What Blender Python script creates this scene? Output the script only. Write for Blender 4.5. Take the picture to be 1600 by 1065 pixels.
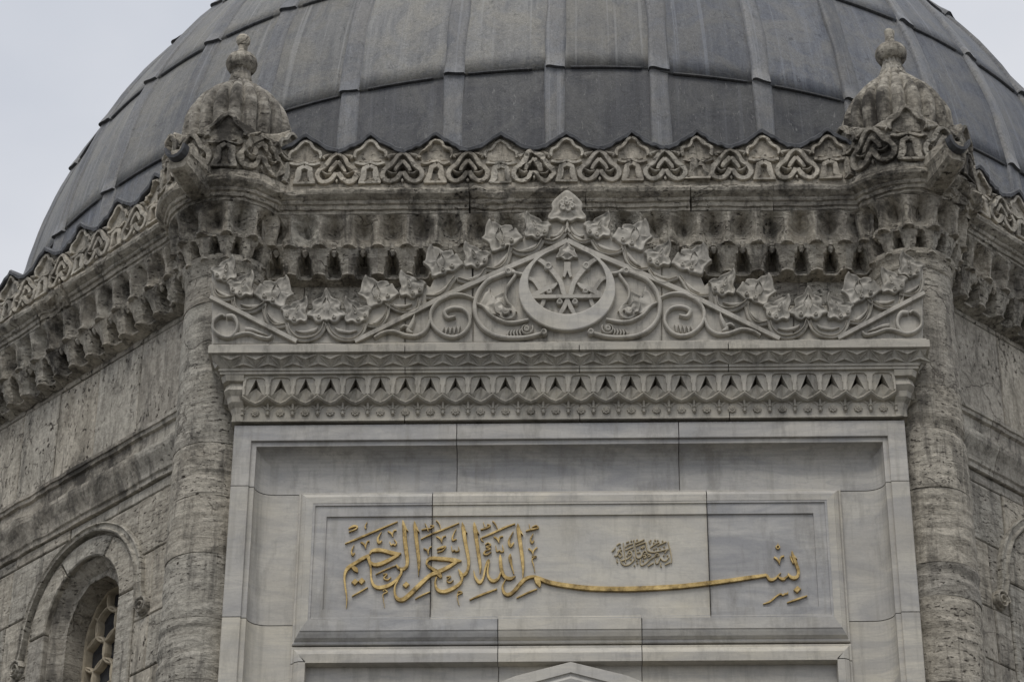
import bpy, math, random
from mathutils import Vector, noise, Matrix
R_ = math.radians
S = bpy.context.scene
for o in list(bpy.data.objects): bpy.data.objects.remove(o)
COL = S.collection
rnd = random.Random(7)

# ------------------------------------------------------------------ camera
CX, CY, CZ = 0.0205, -19.5, 1.6
TH, PH, RO = R_(30.888), R_(-1.4772), R_(0.2639)
FPX = 4184.64
_f = Vector((math.sin(PH)*math.cos(TH), math.cos(PH)*math.cos(TH), math.sin(TH)))
_r = Vector((math.cos(PH), -math.sin(PH), 0)); _u = _r.cross(_f)
_r2 = _r*math.cos(RO)+_u*math.sin(RO); _u2 = -_r*math.sin(RO)+_u*math.cos(RO)
cam = bpy.data.cameras.new('camera'); co = bpy.data.objects.new('camera', cam); COL.objects.link(co)
cam.sensor_width = 36; cam.lens = FPX/1600*36; cam.clip_end = 2000; cam.clip_start = .1
co.matrix_world = Matrix(((_r2.x,_u2.x,-_f.x,CX),(_r2.y,_u2.y,-_f.y,CY),(_r2.z,_u2.z,-_f.z,CZ),(0,0,0,1)))
S.camera = co
S.render.engine = 'CYCLES'; S.render.resolution_x = 1024; S.render.resolution_y = 681

# ------------------------------------------------------------------ sky, sun, exposure
W = bpy.data.worlds.new('World'); S.world = W; W.use_nodes = True
nt = W.node_tree; nt.nodes.clear()
def wn(t, **k):
    n = nt.nodes.new(t)
    for a, b in k.items(): setattr(n, a, b)
    return n
out = wn('ShaderNodeOutputWorld'); bg = wn('ShaderNodeBackground'); sky = wn('ShaderNodeTexSky')
sky.sky_type = 'NISHITA'; sky.sun_disc = False; sky.sun_elevation = R_(61); sky.sun_rotation = R_(194)
tc = wn('ShaderNodeTexCoord'); mp = wn('ShaderNodeMapping'); mp.inputs['Scale'].default_value = (1, 1, 1.8)
nz = wn('ShaderNodeTexNoise'); nz.inputs['Scale'].default_value = 3.2; nz.inputs['Detail'].default_value = 5; nz.inputs['Roughness'].default_value = .5
cr = wn('ShaderNodeValToRGB'); cr.color_ramp.elements[0].position = .33; cr.color_ramp.elements[1].position = .68
cr.color_ramp.elements[0].color = (6.2, 6.5, 7.15, 1); cr.color_ramp.elements[1].color = (8.5, 8.55, 8.8, 1)
mx = wn('ShaderNodeMix', data_type='RGBA'); mx.inputs[0].default_value = .93
L = nt.links.new
L(tc.outputs['Generated'], mp.inputs[0]); L(mp.outputs[0], nz.inputs['Vector']); L(nz.outputs[0], cr.inputs[0])
L(sky.outputs[0], mx.inputs[6]); L(cr.outputs[0], mx.inputs[7]); L(mx.outputs[2], bg.inputs[0]); L(bg.outputs[0], out.inputs[0])
bg.inputs[1].default_value = .1
sd = bpy.data.lights.new('sun', 'SUN'); sd.energy = 1.4; sd.angle = R_(24); sd.color = (1, .96, .9)
so = bpy.data.objects.new('sun', sd); COL.objects.link(so)
so.rotation_euler = (R_(29), R_(0), R_(-14))
S.view_settings.view_transform = 'Standard'; S.view_settings.look = 'None'
S.view_settings.exposure = 0; S.view_settings.gamma = 1; S.view_settings.use_curve_mapping = False

# ------------------------------------------------------------------ geometry helpers
OY = 5.5     # the tomb's axis stands at the origin; "Y" below is measured from the face of the portal, 5.5 m in front of it
def at(px, py, Y):
    """point of the vertical plane Y where the traced outline runs"""
    d = _r2*((px-800)/FPX)+_u2*((532.5-py)/FPX)+_f
    t = (Y-OY-CY)/d.y
    return Vector((CX+d.x*t, Y-OY, CZ+d.z*t))
def zt(py, Y, px=888): return at(px, py, Y).z
def xt(px, Y, py=700): return at(px, py, Y).x
A, INR = 4.31, 5.2      # side and inradius of the octagon
def facemap(k):
    a = k*math.pi/4; n = (math.sin(a), -math.cos(a)); t = (math.cos(a), math.sin(a))
    return lambda s, off, z: (n[0]*(INR+off)+t[0]*s, n[1]*(INR+off)+t[1]*s, z)
def ringmap(cx, cy, a0):
    """s is an angle measured from direction a0, off the radius"""
    return lambda s, off, z: (cx+math.cos(a0+s)*off, cy+math.sin(a0+s)*off, z)
def frontmap(Y0): return lambda x, o, z: (x, Y0-OY-o, z)

def mesh(name, V, Fc, mat=None, parent=None, smooth=False, label=None, uv=None):
    m = bpy.data.meshes.new(name); m.from_pydata([tuple(v) for v in V], [], Fc); m.validate()
    if mat: m.materials.append(mat)
    if smooth: m.polygons.foreach_set('use_smooth', [True]*len(m.polygons))
    if uv:
        l = m.uv_layers.new(name='UVMap')
        for lp in m.loops: l.data[lp.index].uv = uv[lp.vertex_index]
    m.update()
    return link(name, m, parent, label)
def link(name, m, parent, label=None, loc=None, rz=0):
    o = bpy.data.objects.new(name, m); COL.objects.link(o)
    if parent is not None: o.parent = parent
    if label: o['label'] = label
    if loc is not None: o.location = loc
    if rz: o.rotation_euler = (0, 0, rz)
    return o
class MB:
    def __init__(s): s.V = []; s.F = []
    def add(s, V, Fc):
        n = len(s.V); s.V += [tuple(v) for v in V]; s.F += [tuple(i+n for i in f) for f in Fc]
    def grid(s, P, closed=False):
        n, m = len(P), len(P[0]); b = len(s.V)
        for row in P: s.V += [tuple(v) for v in row]
        for i in range(n-1):
            for j in range(m if closed else m-1):
                j2 = (j+1) % m
                s.F.append((b+i*m+j, b+i*m+j2, b+(i+1)*m+j2, b+(i+1)*m+j))
    def build(s, name, mat, parent, **k): return mesh(name, s.V, s.F, mat, parent, **k)
def fbm(p, oc=4): return noise.fractal(p, .9, 2.1, oc)
def erode(V, amp, fr, seed=0, big=0):
    o = Vector((seed*3.7, seed*1.3, seed*2.1)); R = []
    for v in V:
        v = Vector(v); q = v*fr+o
        d = Vector((fbm(q), fbm(q+Vector((31, 7, 3))), fbm(q+Vector((5, 51, 17)))*.7))*amp
        if big:
            h = noise.noise(v*1.7+o)
            if h > .12: d *= 1+big*(h-.12)*6
        R.append(v+d)
    return R
def catmull(P, n=6, closed=False):
    Q = []; N = len(P)
    for i in range(N if closed else N-1):
        g = (lambda j: P[j % N]) if closed else (lambda j: P[max(0, min(N-1, j))])
        p0, p1, p2, p3 = g(i-1), g(i), g(i+1), g(i+2)
        for k in range(n):
            t = k/n
            Q.append(tuple(.5*((2*b)+(-a+c)*t+(2*a-5*b+4*c-d)*t*t+(-a+3*b-3*c+d)*t**3) for a, b, c, d in zip(p0, p1, p2, p3)))
    if not closed: Q.append(tuple(P[-1]))
    return Q
PROF = {'round': [(-.5, -.3), (-.45, .5), (-.25, .92), (0, 1), (.25, .92), (.45, .5), (.5, -.3)],
        'flat': [(-.5, -.3), (-.5, .82), (-.42, 1), (.42, 1), (.5, .82), (.5, -.3)],
        'cove': [(-.5, -.3), (-.5, .9), (-.36, 1), (-.2, .5), (.2, .45), (.36, .75), (.5, .6), (.5, -.3)]}
def ribbon(mb, P, h, m, prof='round', n=6, closed=False, smooth=True):
    """a carved band along P = (x, z, width) raised by h out of the surface m"""
    if smooth and len(P) > 2: P = catmull(P, n, closed)
    pr = PROF[prof]; G = []; N = len(P)
    for i, (x, z, w) in enumerate(P):
        a = P[(i-1) % N] if (closed or i) else P[i]; b = P[(i+1) % N] if (closed or i < N-1) else P[i]
        tx, tz = b[0]-a[0], b[1]-a[1]; l = math.hypot(tx, tz) or 1; nx, nz_ = -tz/l, tx/l
        w = max(w, 1e-4)
        G.append([m(x+nx*u*w, o*h, z+nz_*u*w) for u, o in pr])
    if closed: G.append(G[0])
    b0 = len(mb.V); mb.grid(G)
    if not closed:
        c = len(pr); e = b0+(len(G)-1)*c
        mb.F.append(tuple(range(b0, b0+c))); mb.F.append(tuple(range(e+c-1, e-1, -1)))
def pxmap(Y0):
    """traced x, y -> real X, Z on plane Y0, raised straight out of the plane"""
    def f(px, o, py):
        p = at(px, py, Y0); return (p.x, p.y-o, p.z)
    return f
def slab(mb, poly, o0, o1, m, bev=.004):
    """polygon (x, z) as a slab from offset o0 (back) to o1 (front) with a small arris"""
    n = len(poly); b = len(mb.V)
    area = sum(poly[i][0]*poly[(i+1) % n][1]-poly[(i+1) % n][0]*poly[i][1] for i in range(n))
    sg = 1 if area > 0 else -1
    ins = []
    for i in range(n):
        a, c, d = poly[i-1], poly[i], poly[(i+1) % n]
        e1 = (c[0]-a[0], c[1]-a[1]); e2 = (d[0]-c[0], d[1]-c[1])
        l1 = math.hypot(*e1) or 1; l2 = math.hypot(*e2) or 1
        nx = -(e1[1]/l1+e2[1]/l2)*sg; nz_ = (e1[0]/l1+e2[0]/l2)*sg; l = math.hypot(nx, nz_) or 1
        k = bev*min(1.6, 2/l)
        ins.append((c[0]+nx/l*k, c[1]+nz_/l*k))
    for (x, z) in poly: mb.V.append(m(x, o0, z))
    for (x, z) in poly: mb.V.append(m(x, o1-bev if o1 > o0 else o1+bev, z))
    for (x, z) in ins: mb.V.append(m(x, o1, z))
    for i in range(n):
        j = (i+1) % n
        mb.F.append((b+i, b+j, b+n+j, b+n+i)); mb.F.append((b+n+i, b+n+j, b+2*n+j, b+2*n+i))
    mb.F.append(tuple(range(b+2*n, b+3*n))); mb.F.append(tuple(range(b+n-1, b-1, -1)))
def dome_leaf(mb, poly, h, m, edge=.6, n=3, c=None):
    """leaf outline raised to a soft cushion"""
    P = catmull([(a, b, 0) for a, b in poly], n, True)
    c = c or (sum(p[0] for p in P)/len(P), sum(p[1] for p in P)/len(P))
    rows = []
    for sc, hh in ((1, -.4), (1, edge), (.96, edge+.14), (.84, edge-.02), (.68, edge-.22), (.5, edge-.05), (.3, edge+.25), (.12, edge+.35)):
        row = []
        for x, z, _ in P:
            X, Z = c[0]+(x-c[0])*sc, c[1]+(z-c[1])*sc
            u = .45*noise.noise(Vector((X*.16, Z*.16, 3.3)))*(sc < .95)*sat(sc*2)
            row.append(m(X, (hh+u)*h, Z))
        rows.append(row)
    b = len(mb.V); mb.grid(rows, True)
    N = len(P); e = b+7*N; mb.F.append(tuple(range(e, e+N)))
def disc(mb, x, z, r, h, m, n=12, asp=1):
    rows = []
    for sc, hh in ((1, -.3), (1, .55), (.8, .95), (.45, 1), (.35, .75), (.15, .9)):
        rows.append([m(x+math.cos(i*2*math.pi/n)*r*sc, hh*h, z+math.sin(i*2*math.pi/n)*r*sc*asp) for i in range(n)])
    b = len(mb.V); mb.grid(rows, True); e = b+5*n; mb.F.append(tuple(range(e, e+n)))
def sweep(mb, m, s0, s1, prof, n=1):
    """closed profile (off, z) drawn along s, ends capped"""
    G = [[m(s0+(s1-s0)*i/n, o, z) for o, z in prof] for i in range(n+1)]
    b = len(mb.V); mb.grid(G, True); c = len(prof)
    mb.F.append(tuple(range(b+c-1, b-1, -1))); mb.F.append(tuple(range(b+n*c, b+n*c+c)))
def revolve(mb, m, prof, n=32, a0=0, a1=2*math.pi, lobe=None):
    full = abs(a1-a0-2*math.pi) < 1e-6
    N = n if full else n+1
    G = []
    for r, z in prof:
        G.append([m(a0+(a1-a0)*j/n, r*(lobe(a0+(a1-a0)*j/n, z) if lobe else 1), z) for j in range(N)])
    mb.grid(G, full)
def lerp(a, b, t): return a+(b-a)*t
def sat(x): return max(0., min(1., x))

# ------------------------------------------------------------------ materials
class NT:
    def __init__(s, name):
        s.m = bpy.data.materials.new(name); s.m.use_nodes = True; s.t = s.m.node_tree
        s.b = s.t.nodes['Principled BSDF']
    def n(s, t, ins=None, **k):
        x = s.t.nodes.new(t)
        for a, b in k.items(): setattr(x, a, b)
        for a, b in (ins or {}).items():
            if isinstance(b, bpy.types.NodeSocket): s.t.links.new(b, x.inputs[a])
            else: x.inputs[a].default_value = b
        return x
    def pos(s, scale=(1, 1, 1), rand=0, rot=(0, 0, 0), uv=False):
        g = s.n('ShaderNodeTexCoord').outputs['UV'] if uv else s.n('ShaderNodeNewGeometry').outputs['Position']
        if rand:
            oi = s.n('ShaderNodeObjectInfo'); c = s.n('ShaderNodeMath', {0: oi.outputs['Random'], 1: rand}, operation='MULTIPLY')
            g = s.n('ShaderNodeVectorMath', {0: g, 1: c.outputs[0]}, operation='ADD').outputs[0]
        return s.n('ShaderNodeMapping', {'Vector': g, 'Scale': scale, 'Rotation': rot}).outputs[0]
    def noise(s, v, sc, det=5, rough=.55, dist=0):
        return s.n('ShaderNodeTexNoise', {'Vector': v, 'Scale': sc, 'Detail': det, 'Roughness': rough, 'Distortion': dist}).outputs[0]
    def ramp(s, f, *st):
        r = s.n('ShaderNodeValToRGB', {0: f}); e = r.color_ramp.elements
        while len(e) < len(st): e.new(.5)
        for q, (p, c) in zip(e, st): q.position = p; q.color = tuple(c)+(1,) if not isinstance(c, (int, float)) else (c, c, c, 1)
        return r.outputs[0]
    def mix(s, f, a, b, mode='MIX'):
        x = s.n('ShaderNodeMix', data_type='RGBA', blend_type=mode)
        for i, v in ((0, f), (6, a), (7, b)):
            if isinstance(v, bpy.types.NodeSocket): s.t.links.new(v, x.inputs[i])
            elif isinstance(v, (int, float)): x.inputs[i].default_value = v if i == 0 else (v, v, v, 1)
            else: x.inputs[i].default_value = tuple(v)+(1,)
        return x.outputs[2]
    def math(s, op, a, b=0):
        return s.n('ShaderNodeMath', {0: a, 1: b}, operation=op).outputs[0]
    def done(s, col, rough=.85, bump=None, dist=.01, strength=1, spec=.3, metal=0):
        for i, v in (('Base Color', col), ('Roughness', rough), ('Metallic', metal), ('Specular IOR Level', spec)):
            if isinstance(v, bpy.types.NodeSocket): s.t.links.new(v, s.b.inputs[i])
            else: s.b.inputs[i].default_value = v if not isinstance(v, tuple) else v+(1,)
        if bump is not None:
            bn = s.n('ShaderNodeBump', {'Height': bump, 'Distance': dist, 'Strength': strength})
            s.t.links.new(bn.outputs[0], s.b.inputs['Normal'])
        return s.m

def travertine(name, strata, light, dark, stain=.5, pits=.5, rand=40, bump=.014, sthr=.56):
    t = NT(name)
    p = t.pos(strata, rand); q = t.pos((1, 1, 1), rand)
    bed = t.noise(p, 4, 8, .68, .5)
    blot = t.noise(q, 1.6, 5, .6)
    fine = t.noise(q, 38, 4, .7)
    grit = t.noise(q, 120, 2, .6)
    c = t.mix(t.ramp(bed, (.36, 0.), (.62, 1.)), dark, light)
    c = t.mix(t.ramp(blot, (.35, 0.), (.7, .55)), c, tuple(x*.85+y*.15 for x, y in zip(light, (.42, .38, .31))))
    c = t.mix(.5, c, t.ramp(fine, (.3, .25), (.7, .85)), 'OVERLAY')
    oi = t.n('ShaderNodeObjectInfo').outputs['Random']
    c = t.mix(1., c, t.ramp(oi, (0, (.8, .8, .81)), (.3, (1, .98, .95)), (.65, (.92, .93, .94)), (1, (1.08, 1.06, 1.03))), 'MULTIPLY')
    pv = t.noise(t.pos(tuple(.5+x*.5 for x in strata), rand), 24, 5, .7, .15)
    pm = t.ramp(pv, (.37, 1.), (.41, 0.))
    pm = t.math('MULTIPLY', pm, t.ramp(t.noise(q, 2.3, 3), (.42, 0.), (.6, 1.)))
    pm = t.math('MULTIPLY', pm, pits*2)
    c = t.mix(t.n('ShaderNodeClamp', {0: pm}).outputs[0], c, (.07, .06, .05))
    st = t.noise(t.pos((1, 1, .8), 0), 2.1, 9, .72, .3)
    sm = t.math('MULTIPLY', t.ramp(st, (sthr, 0.), (sthr+.13, 1.)), stain)
    c = t.mix(sm, c, (.055, .05, .043))
    run = t.noise(t.pos((7, 7, .9), 0), 1.6, 7, .7)
    c = t.mix(t.math('MULTIPLY', t.ramp(run, (.52, 0.), (.62, 1.)), stain*.62), c, (.06, .056, .05))
    # fine dark hairline cracks
    vo = t.n('ShaderNodeTexVoronoi', {'Vector': t.n('ShaderNodeVectorMath', {0: q, 1: t.n('ShaderNodeVectorMath', {0: t.n('ShaderNodeTexNoise', {'Vector': q, 'Scale': 5., 'Detail': 5.}).outputs[1], 3: .35}, operation='SCALE').outputs[0]}, operation='ADD').outputs[0], 'Scale': 1.1}, feature='DISTANCE_TO_EDGE').outputs[0]
    ck = t.math('MULTIPLY', t.ramp(vo, (.0, 1.), (.010, 0.)), t.ramp(blot, (.48, 0.), (.56, .7)))
    c = t.mix(ck, c, (.07, .06, .05))
    h = t.math('ADD', t.math('MULTIPLY', bed, .9), t.math('MULTIPLY', fine, .45))
    h = t.math('ADD', h, t.math('MULTIPLY', grit, .18))
    h = t.math('SUBTRACT', h, t.math('MULTIPLY', pm, .7))
    h = t.math('SUBTRACT', h, t.math('MULTIPLY', ck, .4))
    return t.done(c, .9, h, bump, 1, .2)
M = {}
LT, DK = (.47, .44, .378), (.235, .215, .18)
M['bed'] = travertine('travertine_bedded', (1, 1, 5), LT, DK, .85, .6)
M['drum'] = travertine('travertine_drum', (1, 1, 4), (.46, .43, .37), (.255, .235, .198), .85, .5, 40, .017)
M['upright'] = travertine('travertine_upright', (2.0, 2.0, .8), (.50, .466, .4), (.25, .23, .193), .8, .65)
M['crust'] = travertine('travertine_weathered', (1, 1, 4), (.49, .458, .393), (.215, .196, .163), .97, .55, 25, .02, .495)
M['carved'] = travertine('travertine_carved', (1, 1, 2), (.49, .456, .39), (.28, .256, .215), .95, .4, 25, .009, .515)
M['mortar'] = travertine('old_mortar', (1, 1, 1), (.2, .18, .15), (.11, .1, .085), .4, .3, 0, .01)

def marble(name, base, vein, warm=.3, stain=.25, rand=30, grime=False):
    t = NT(name)
    oi = t.n('ShaderNodeObjectInfo').outputs['Random']
    q = t.pos((1, 1, 1), rand); p = t.pos((.35, 1, 1.5), rand, (0, .45, 0))
    v1 = t.noise(p, 3.2, 7, .6, 1.4); v2 = t.noise(p, 9, 5, .6, .8)
    c = t.mix(t.ramp(v1, (.36, 1.), (.62, 0.)), base, vein)
    c = t.mix(t.math('MULTIPLY', t.ramp(v2, (.5, 0.), (.72, 1.)), .35), c, vein)
    k_ = 1 if rand else 0
    tone = t.ramp(oi, (0, (.88, .885, .9)), (.35, (1, .99, .97)), (.7, (1.0, .98, .93)), (1, (.92, .93, .95))) if rand else t.ramp(oi, (0, .95), (1, 1.03))
    c = t.mix(1., c, tone, 'MULTIPLY')
    w = t.noise(q, 1.7, 5, .6)
    c = t.mix(t.math('MULTIPLY', t.ramp(w, (.45, 0.), (.75, 1.)), warm), c, (.43, .38, .28))
    sk = t.noise(t.pos((4, 4, 1.1), 0), 2.2, 9, .72)
    sm = t.math('MULTIPLY', t.ramp(sk, (.5, 0.), (.66, 1.)), stain)
    c = t.mix(sm, c, (.13, .12, .1))
    # long grey veins and rain runs, of their own shape
    rv = t.noise(t.pos((.5, .5, 5), rand, (0, .5, 0)), 2.0, 6, .6, 2.2)
    c = t.mix(t.math('MULTIPLY', t.ramp(rv, (.47, 0.), (.5, 1.), (.53, 0.)), .3), c, tuple(x*.72 for x in vein))
    rr_ = t.noise(t.pos((11, 11, .5), rand), 1.5, 5, .6)
    c = t.mix(t.math('MULTIPLY', t.ramp(rr_, (.56, 0.), (.66, 1.)), .22+stain*.25), c, (.25, .235, .2))
    if grime:   # lichen-grey crust that has grown on the free tips of the leaves
        at_ = t.n('ShaderNodeAttribute', attribute_name='grime').outputs['Fac']
        gm = t.math('MULTIPLY', at_, t.ramp(t.noise(q, 9, 7, .7), (.38, .25), (.58, 1.)))
        c = t.mix(t.n('ShaderNodeClamp', {0: gm}).outputs[0], c, (.13, .12, .1))
    fine = t.noise(q, 70, 3, .7)
    c = t.mix(.1, c, t.ramp(fine, (.36, .35), (.64, .66)), 'OVERLAY')
    h = t.math('ADD', t.math('MULTIPLY', fine, .12), t.noise(q, 11, 4, .6))
    return t.done(c, .5, h, .004, .5, .4)
M['marble'] = marble('marble_slab', (.585, .557, .492), (.41, .398, .38), .4, .35)
M['marble_grey'] = marble('marble_grey_slab', (.53, .512, .476), (.345, .342, .342), .3, .4)
M['marble_warm'] = marble('marble_pale_slab', (.62, .588, .512), (.475, .46, .43), .4, .25)
M['marble_carved'] = marble('marble_carved', (.46, .43, .365), (.34, .32, .28), .45, .8, 0)
M['marble_ped'] = marble('marble_pediment', (.49, .46, .40), (.34, .32, .28), .4, .85, 0, True)

def lead(name, lo, hi, patina):
    t = NT(name)
    u = t.pos((1, 1, 1), 9, uv=True)
    st = t.noise(t.pos((22, 1.4, 1), 9, uv=True), 1.4, 7, .65, .3)
    bl = t.noise(u, 7, 7, .7, .8)
    fn = t.noise(t.pos((12, 9, 1), 9, uv=True), 9, 6, .8, 1.5)
    oi = t.n('ShaderNodeObjectInfo').outputs['Random']
    c = t.mix(t.ramp(st, (.40, 0.), (.60, 1.)), lo, hi)
    c = t.mix(t.math('MULTIPLY', t.ramp(bl, (.42, 0.), (.60, 1.)), .8), c, patina)
    c = t.mix(1., c, t.ramp(oi, (0, .8), (1, 1.15)), 'MULTIPLY')
    c = t.mix(.55, c, t.ramp(fn, (.36, .22), (.64, .78)), 'OVERLAY')
    dk = t.noise(t.pos((5, 4, 1), 9, uv=True), 4.3, 9, .8, 1.4)
    c = t.mix(t.math('MULTIPLY', t.ramp(dk, (.575, 0.), (.63, 1.)), .6), c, tuple(x*.3 for x in lo))
    wh = t.noise(t.pos((42, 9, 1), 9, uv=True), 3.1, 4, .65, 1.2)
    c = t.mix(t.math('MULTIPLY', t.ramp(wh, (.63, 0.), (.67, 1.)), .45), c, (.33, .325, .31))
    drip = t.noise(t.pos((60, .8, 1), 9, uv=True), 1.1, 3, .5)
    c = t.mix(t.math('MULTIPLY', t.ramp(drip, (.60, 0.), (.68, 1.)), .35), c, tuple(min(1, x*1.7) for x in hi))
    h = t.math('ADD', bl, t.math('MULTIPLY', fn, .5))
    return t.done(c, .5, h, .012, .8, .35)
M['lead'] = lead('lead_sheet', (.135, .138, .142), (.21, .21, .205), (.235, .225, .198))
M['lead_dark'] = lead('lead_sheet_dark', (.05, .052, .059), (.08, .082, .089), (.11, .11, .108))
M['lead_blue'] = lead('lead_sheet_blue', (.10, .109, .13), (.155, .165, .186), (.18, .178, .17))
M['lead_roll'] = lead('lead_roll', (.125, .131, .143), (.195, .2, .21), (.205, .2, .19))
def leadcap():
    t = NT('lead_capping'); q = t.pos((1, 1, 1), 5)
    a = t.noise(q, 9, 6, .7)
    c = t.ramp(a, (.3, (.045, .046, .05)), (.6, (.1, .103, .11)), (.8, (.22, .22, .21)))
    return t.done(c, .55, t.noise(q, 25, 4), .01, .6, .35)
M['cap'] = leadcap()
def gold():
    t = NT('gilded_metal'); q = t.pos((1, 1, 1), 12)
    a = t.noise(q, 14, 6, .7); b = t.noise(t.pos((9, 9, 30), 12), 6, 4)
    c = t.ramp(a, (.32, (.12, .08, .03)), (.46, (.38, .265, .10)), (.62, (.64, .47, .2)))
    c = t.mix(t.math('MULTIPLY', t.ramp(b, (.6, 0.), (.75, 1.)), .5), c, (.2, .13, .06))
    return t.done(c, .4, a, .004, .8, .5, .55)
M['gold'] = gold()
def plain(name, c, rough=.7, spec=.3, metal=0, var=.3):
    t = NT(name); q = t.pos((1, 1, 1), 5); a = t.noise(q, 12, 5, .65)
    cc = t.ramp(a, (.3, tuple(x*(1-var) for x in c)), (.7, tuple(min(1, x*(1+var)) for x in c)))
    return t.done(cc, rough, a, .004, .6, spec, metal)
M['gold_dull'] = plain('worn_gilding', (.40, .33, .20), .5, .4, .2, .35)
M['stucco'] = plain('grille_plaster', (.46, .40, .30), .8, .2)
M['glass'] = plain('window_glass', (.035, .037, .042), .25, .5, 0, .4)
M['door_shade'] = plain('painted_door_shade', (.06, .055, .052), .7)  # near-black colour painting the shade of the door opening
M['ground'] = plain('paving', (.10, .097, .09), .9)

# ------------------------------------------------------------------ the setting
g = mesh('ground', [(-900, -900, 0), (900, -900, 0), (900, 900, 0), (-900, 900, 0)], [(0, 1, 2, 3)], M['ground'])
g['kind'] = 'structure'
tomb = bpy.data.objects.new('domed_tomb', None); COL.objects.link(tomb)
tomb['label'] = 'octagonal stone tomb with grey lead dome, carved turrets and marble portal with gold Arabic lettering'
tomb['category'] = 'tomb'

FRONT, LEFT, RIGHT = facemap(0), facemap(-1), facemap(1)
HA = A/2
DOME_Z, DOME_R = 12.1, 4.7
Zc0, Zc1 = zt(332, .08), zt(287, .0)           # moulded cornice, bottom and top
Zu0 = zt(378, .13); Zl0 = zt(424, .21)
Zcr0 = Zc1; ZcrV = zt(236, .05); ZcrP = zt(210, .05)
def off2Y(off): return .3-off

# ------------------------------------------------------------------ dome: shell > lead sheets, rolls
def dpt(az, el, r, c=(.03, 0, DOME_Z)):
    a, e = R_(az), R_(el)
    return (c[0]+math.sin(a)*math.cos(e)*r, c[1]-math.cos(a)*math.cos(e)*r, c[2]+math.sin(e)*r)
mb = MB()
G = []
for el in list(range(-14, 90, 4))+[89.5]:
    G.append([dpt(j*6, el, DOME_R-.05) for j in range(60)])
mb.grid(G, True)
dome = mb.build('dome', M['lead'], tomb, smooth=True, label='large grey dome clad in lead sheets with raised seams')
seams = [-55.6, -46.6, -37.4, -28.0, -19.2, -9.9, -1.35, 7.4, 16.3, 24.8, 34.2, 43.0, 52.0]
a = -55.6
while a > -125: a -= 9; seams.insert(0, a)
a = 52.
while a < 120: a += 9; seams.append(a)
rows = [(-12, 6.65), (6.65, 21.0), (21.0, 35.2), (35.2, 49.5), (49.5, 63)]
def rshape(el, e0, e1): return DOME_R+.014*(1-(el-e0)/(e1-e0))
for r, (e0, e1) in enumerate(rows):
    for i in range(len(seams)-1):
        a0, a1 = seams[i]+.15, seams[i+1]-.15
        if abs((a0+a1)/2) > 100: continue
        ne, na = 8, 7
        j0 = rnd.uniform(-.25, .25); j1 = rnd.uniform(-.12, .12); sd_ = rnd.random()*50
        G = []; UV = []
        dz = [(0, -.045)]+[(t/ne, 0) for t in range(ne+1)]
        for t, dr in dz:
            row = []
            for k in range(na+1):
                u = k/na; az = lerp(a0, a1, u)
                el = lerp(e0+j0*(1-t)+j1*(u-.5)*(1-t), e1+.6, t)
                rr = rshape(el, e0, e1)+dr
                p = Vector(dpt(az, el, 1.0)); q = Vector((az*.12+sd_, el*.1, 3.3))
                rr += noise.noise(q*1.3)*.005*sat(t*4)+noise.noise(q*4)*.002
                # turned-up fold over each seam
                e = min(u, 1-u)*(a1-a0)
                rr += .008*sat(1-e/.5)
                row.append(dpt(az, el, rr)); UV.append((az*.017*2.2+sd_, el*.017*2.2))
            G.append(row)
        mb = MB(); mb.grid(G)
        mid = (a0+a1)/2
        mat = M['lead_dark'] if r == 0 and -42 < mid < 22 else (M['lead_blue'] if (mid > 8 or (r == 0)) else M['lead'])
        mb.build('lead_sheet', mat, dome, smooth=True, uv=UV)
        # folded lap strip along the bottom edge of the upper sheet
        if r > 0 and abs(mid) < 80:
            b0, b1 = lerp(a0, a1, .13+rnd.random()*.05), lerp(a0, a1, .9-rnd.random()*.12)
            mb = MB(); G = []; UV = []
            for k in range(6):
                az = lerp(b0, b1, k/5); ee = e0+j0+j1*(lerp(.15, .88, k/5)-.5)
                ring = [(ee-.07, 4.69), (ee-.10, 4.708), (ee-.06, 4.720), (ee+.05, 4.722), (ee+.08, 4.70)]
                G.append([dpt(az, el, rr) for el, rr in ring]); UV += [(az*.04, el*.04) for el, rr in ring]
            mb.grid(G)
            mb.F += [(0, 1, 2, 3, 4), (29, 28, 27, 26, 25)]
            mb.build('lead_fold', M['lead_dark'], dome, uv=UV)
for a in seams:
    if abs(a) > 100: continue
    for r, (e0, e1) in enumerate(rows):
        wob = rnd.uniform(-.12, .12); G = []; UV = []; n = 10
        for k in range(n+1):
            el = lerp(e0-.05, e1+.5, k/n)
            rr = rshape(el, e0, e1)+.004+(.012 if k == 0 else 0)
            cs = [(-.84, -.03), (-.82, .016), (-.66, .027), (-.42, .029), (-.1, .022), (.25, .014), (.6, .010), (.95, .006), (1.05, -.03)]
            w = .94+.06*math.sin(k*1.1+a)
            sh = wob*math.sin(k/n*3)+.03*math.sin(a*3+k*.9)
            G.append([dpt(a+sh+c*w/max(.35, math.cos(R_(el))), el, rr+h*(.95+.05*math.sin(k*2.1+a))) for c, h in cs])
            UV += [(a*.05+c*.04, el*.0375) for c, h in cs]
        mb = MB(); mb.grid(G); mb.F.append(tuple(range(9)))
        mb.build('lead_roll', M['lead_roll'], dome, smooth=True, uv=UV)
# flat gutter roof between dome and parapet
mb = MB(); zr = 11.05
V = [facemap(k)(HA*sgn, 0, zr) for k in range(8) for sgn in (-1,)]
mb.add(V, [tuple(range(8))])
mb.build('gutter_roof', M['cap'], tomb)

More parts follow.
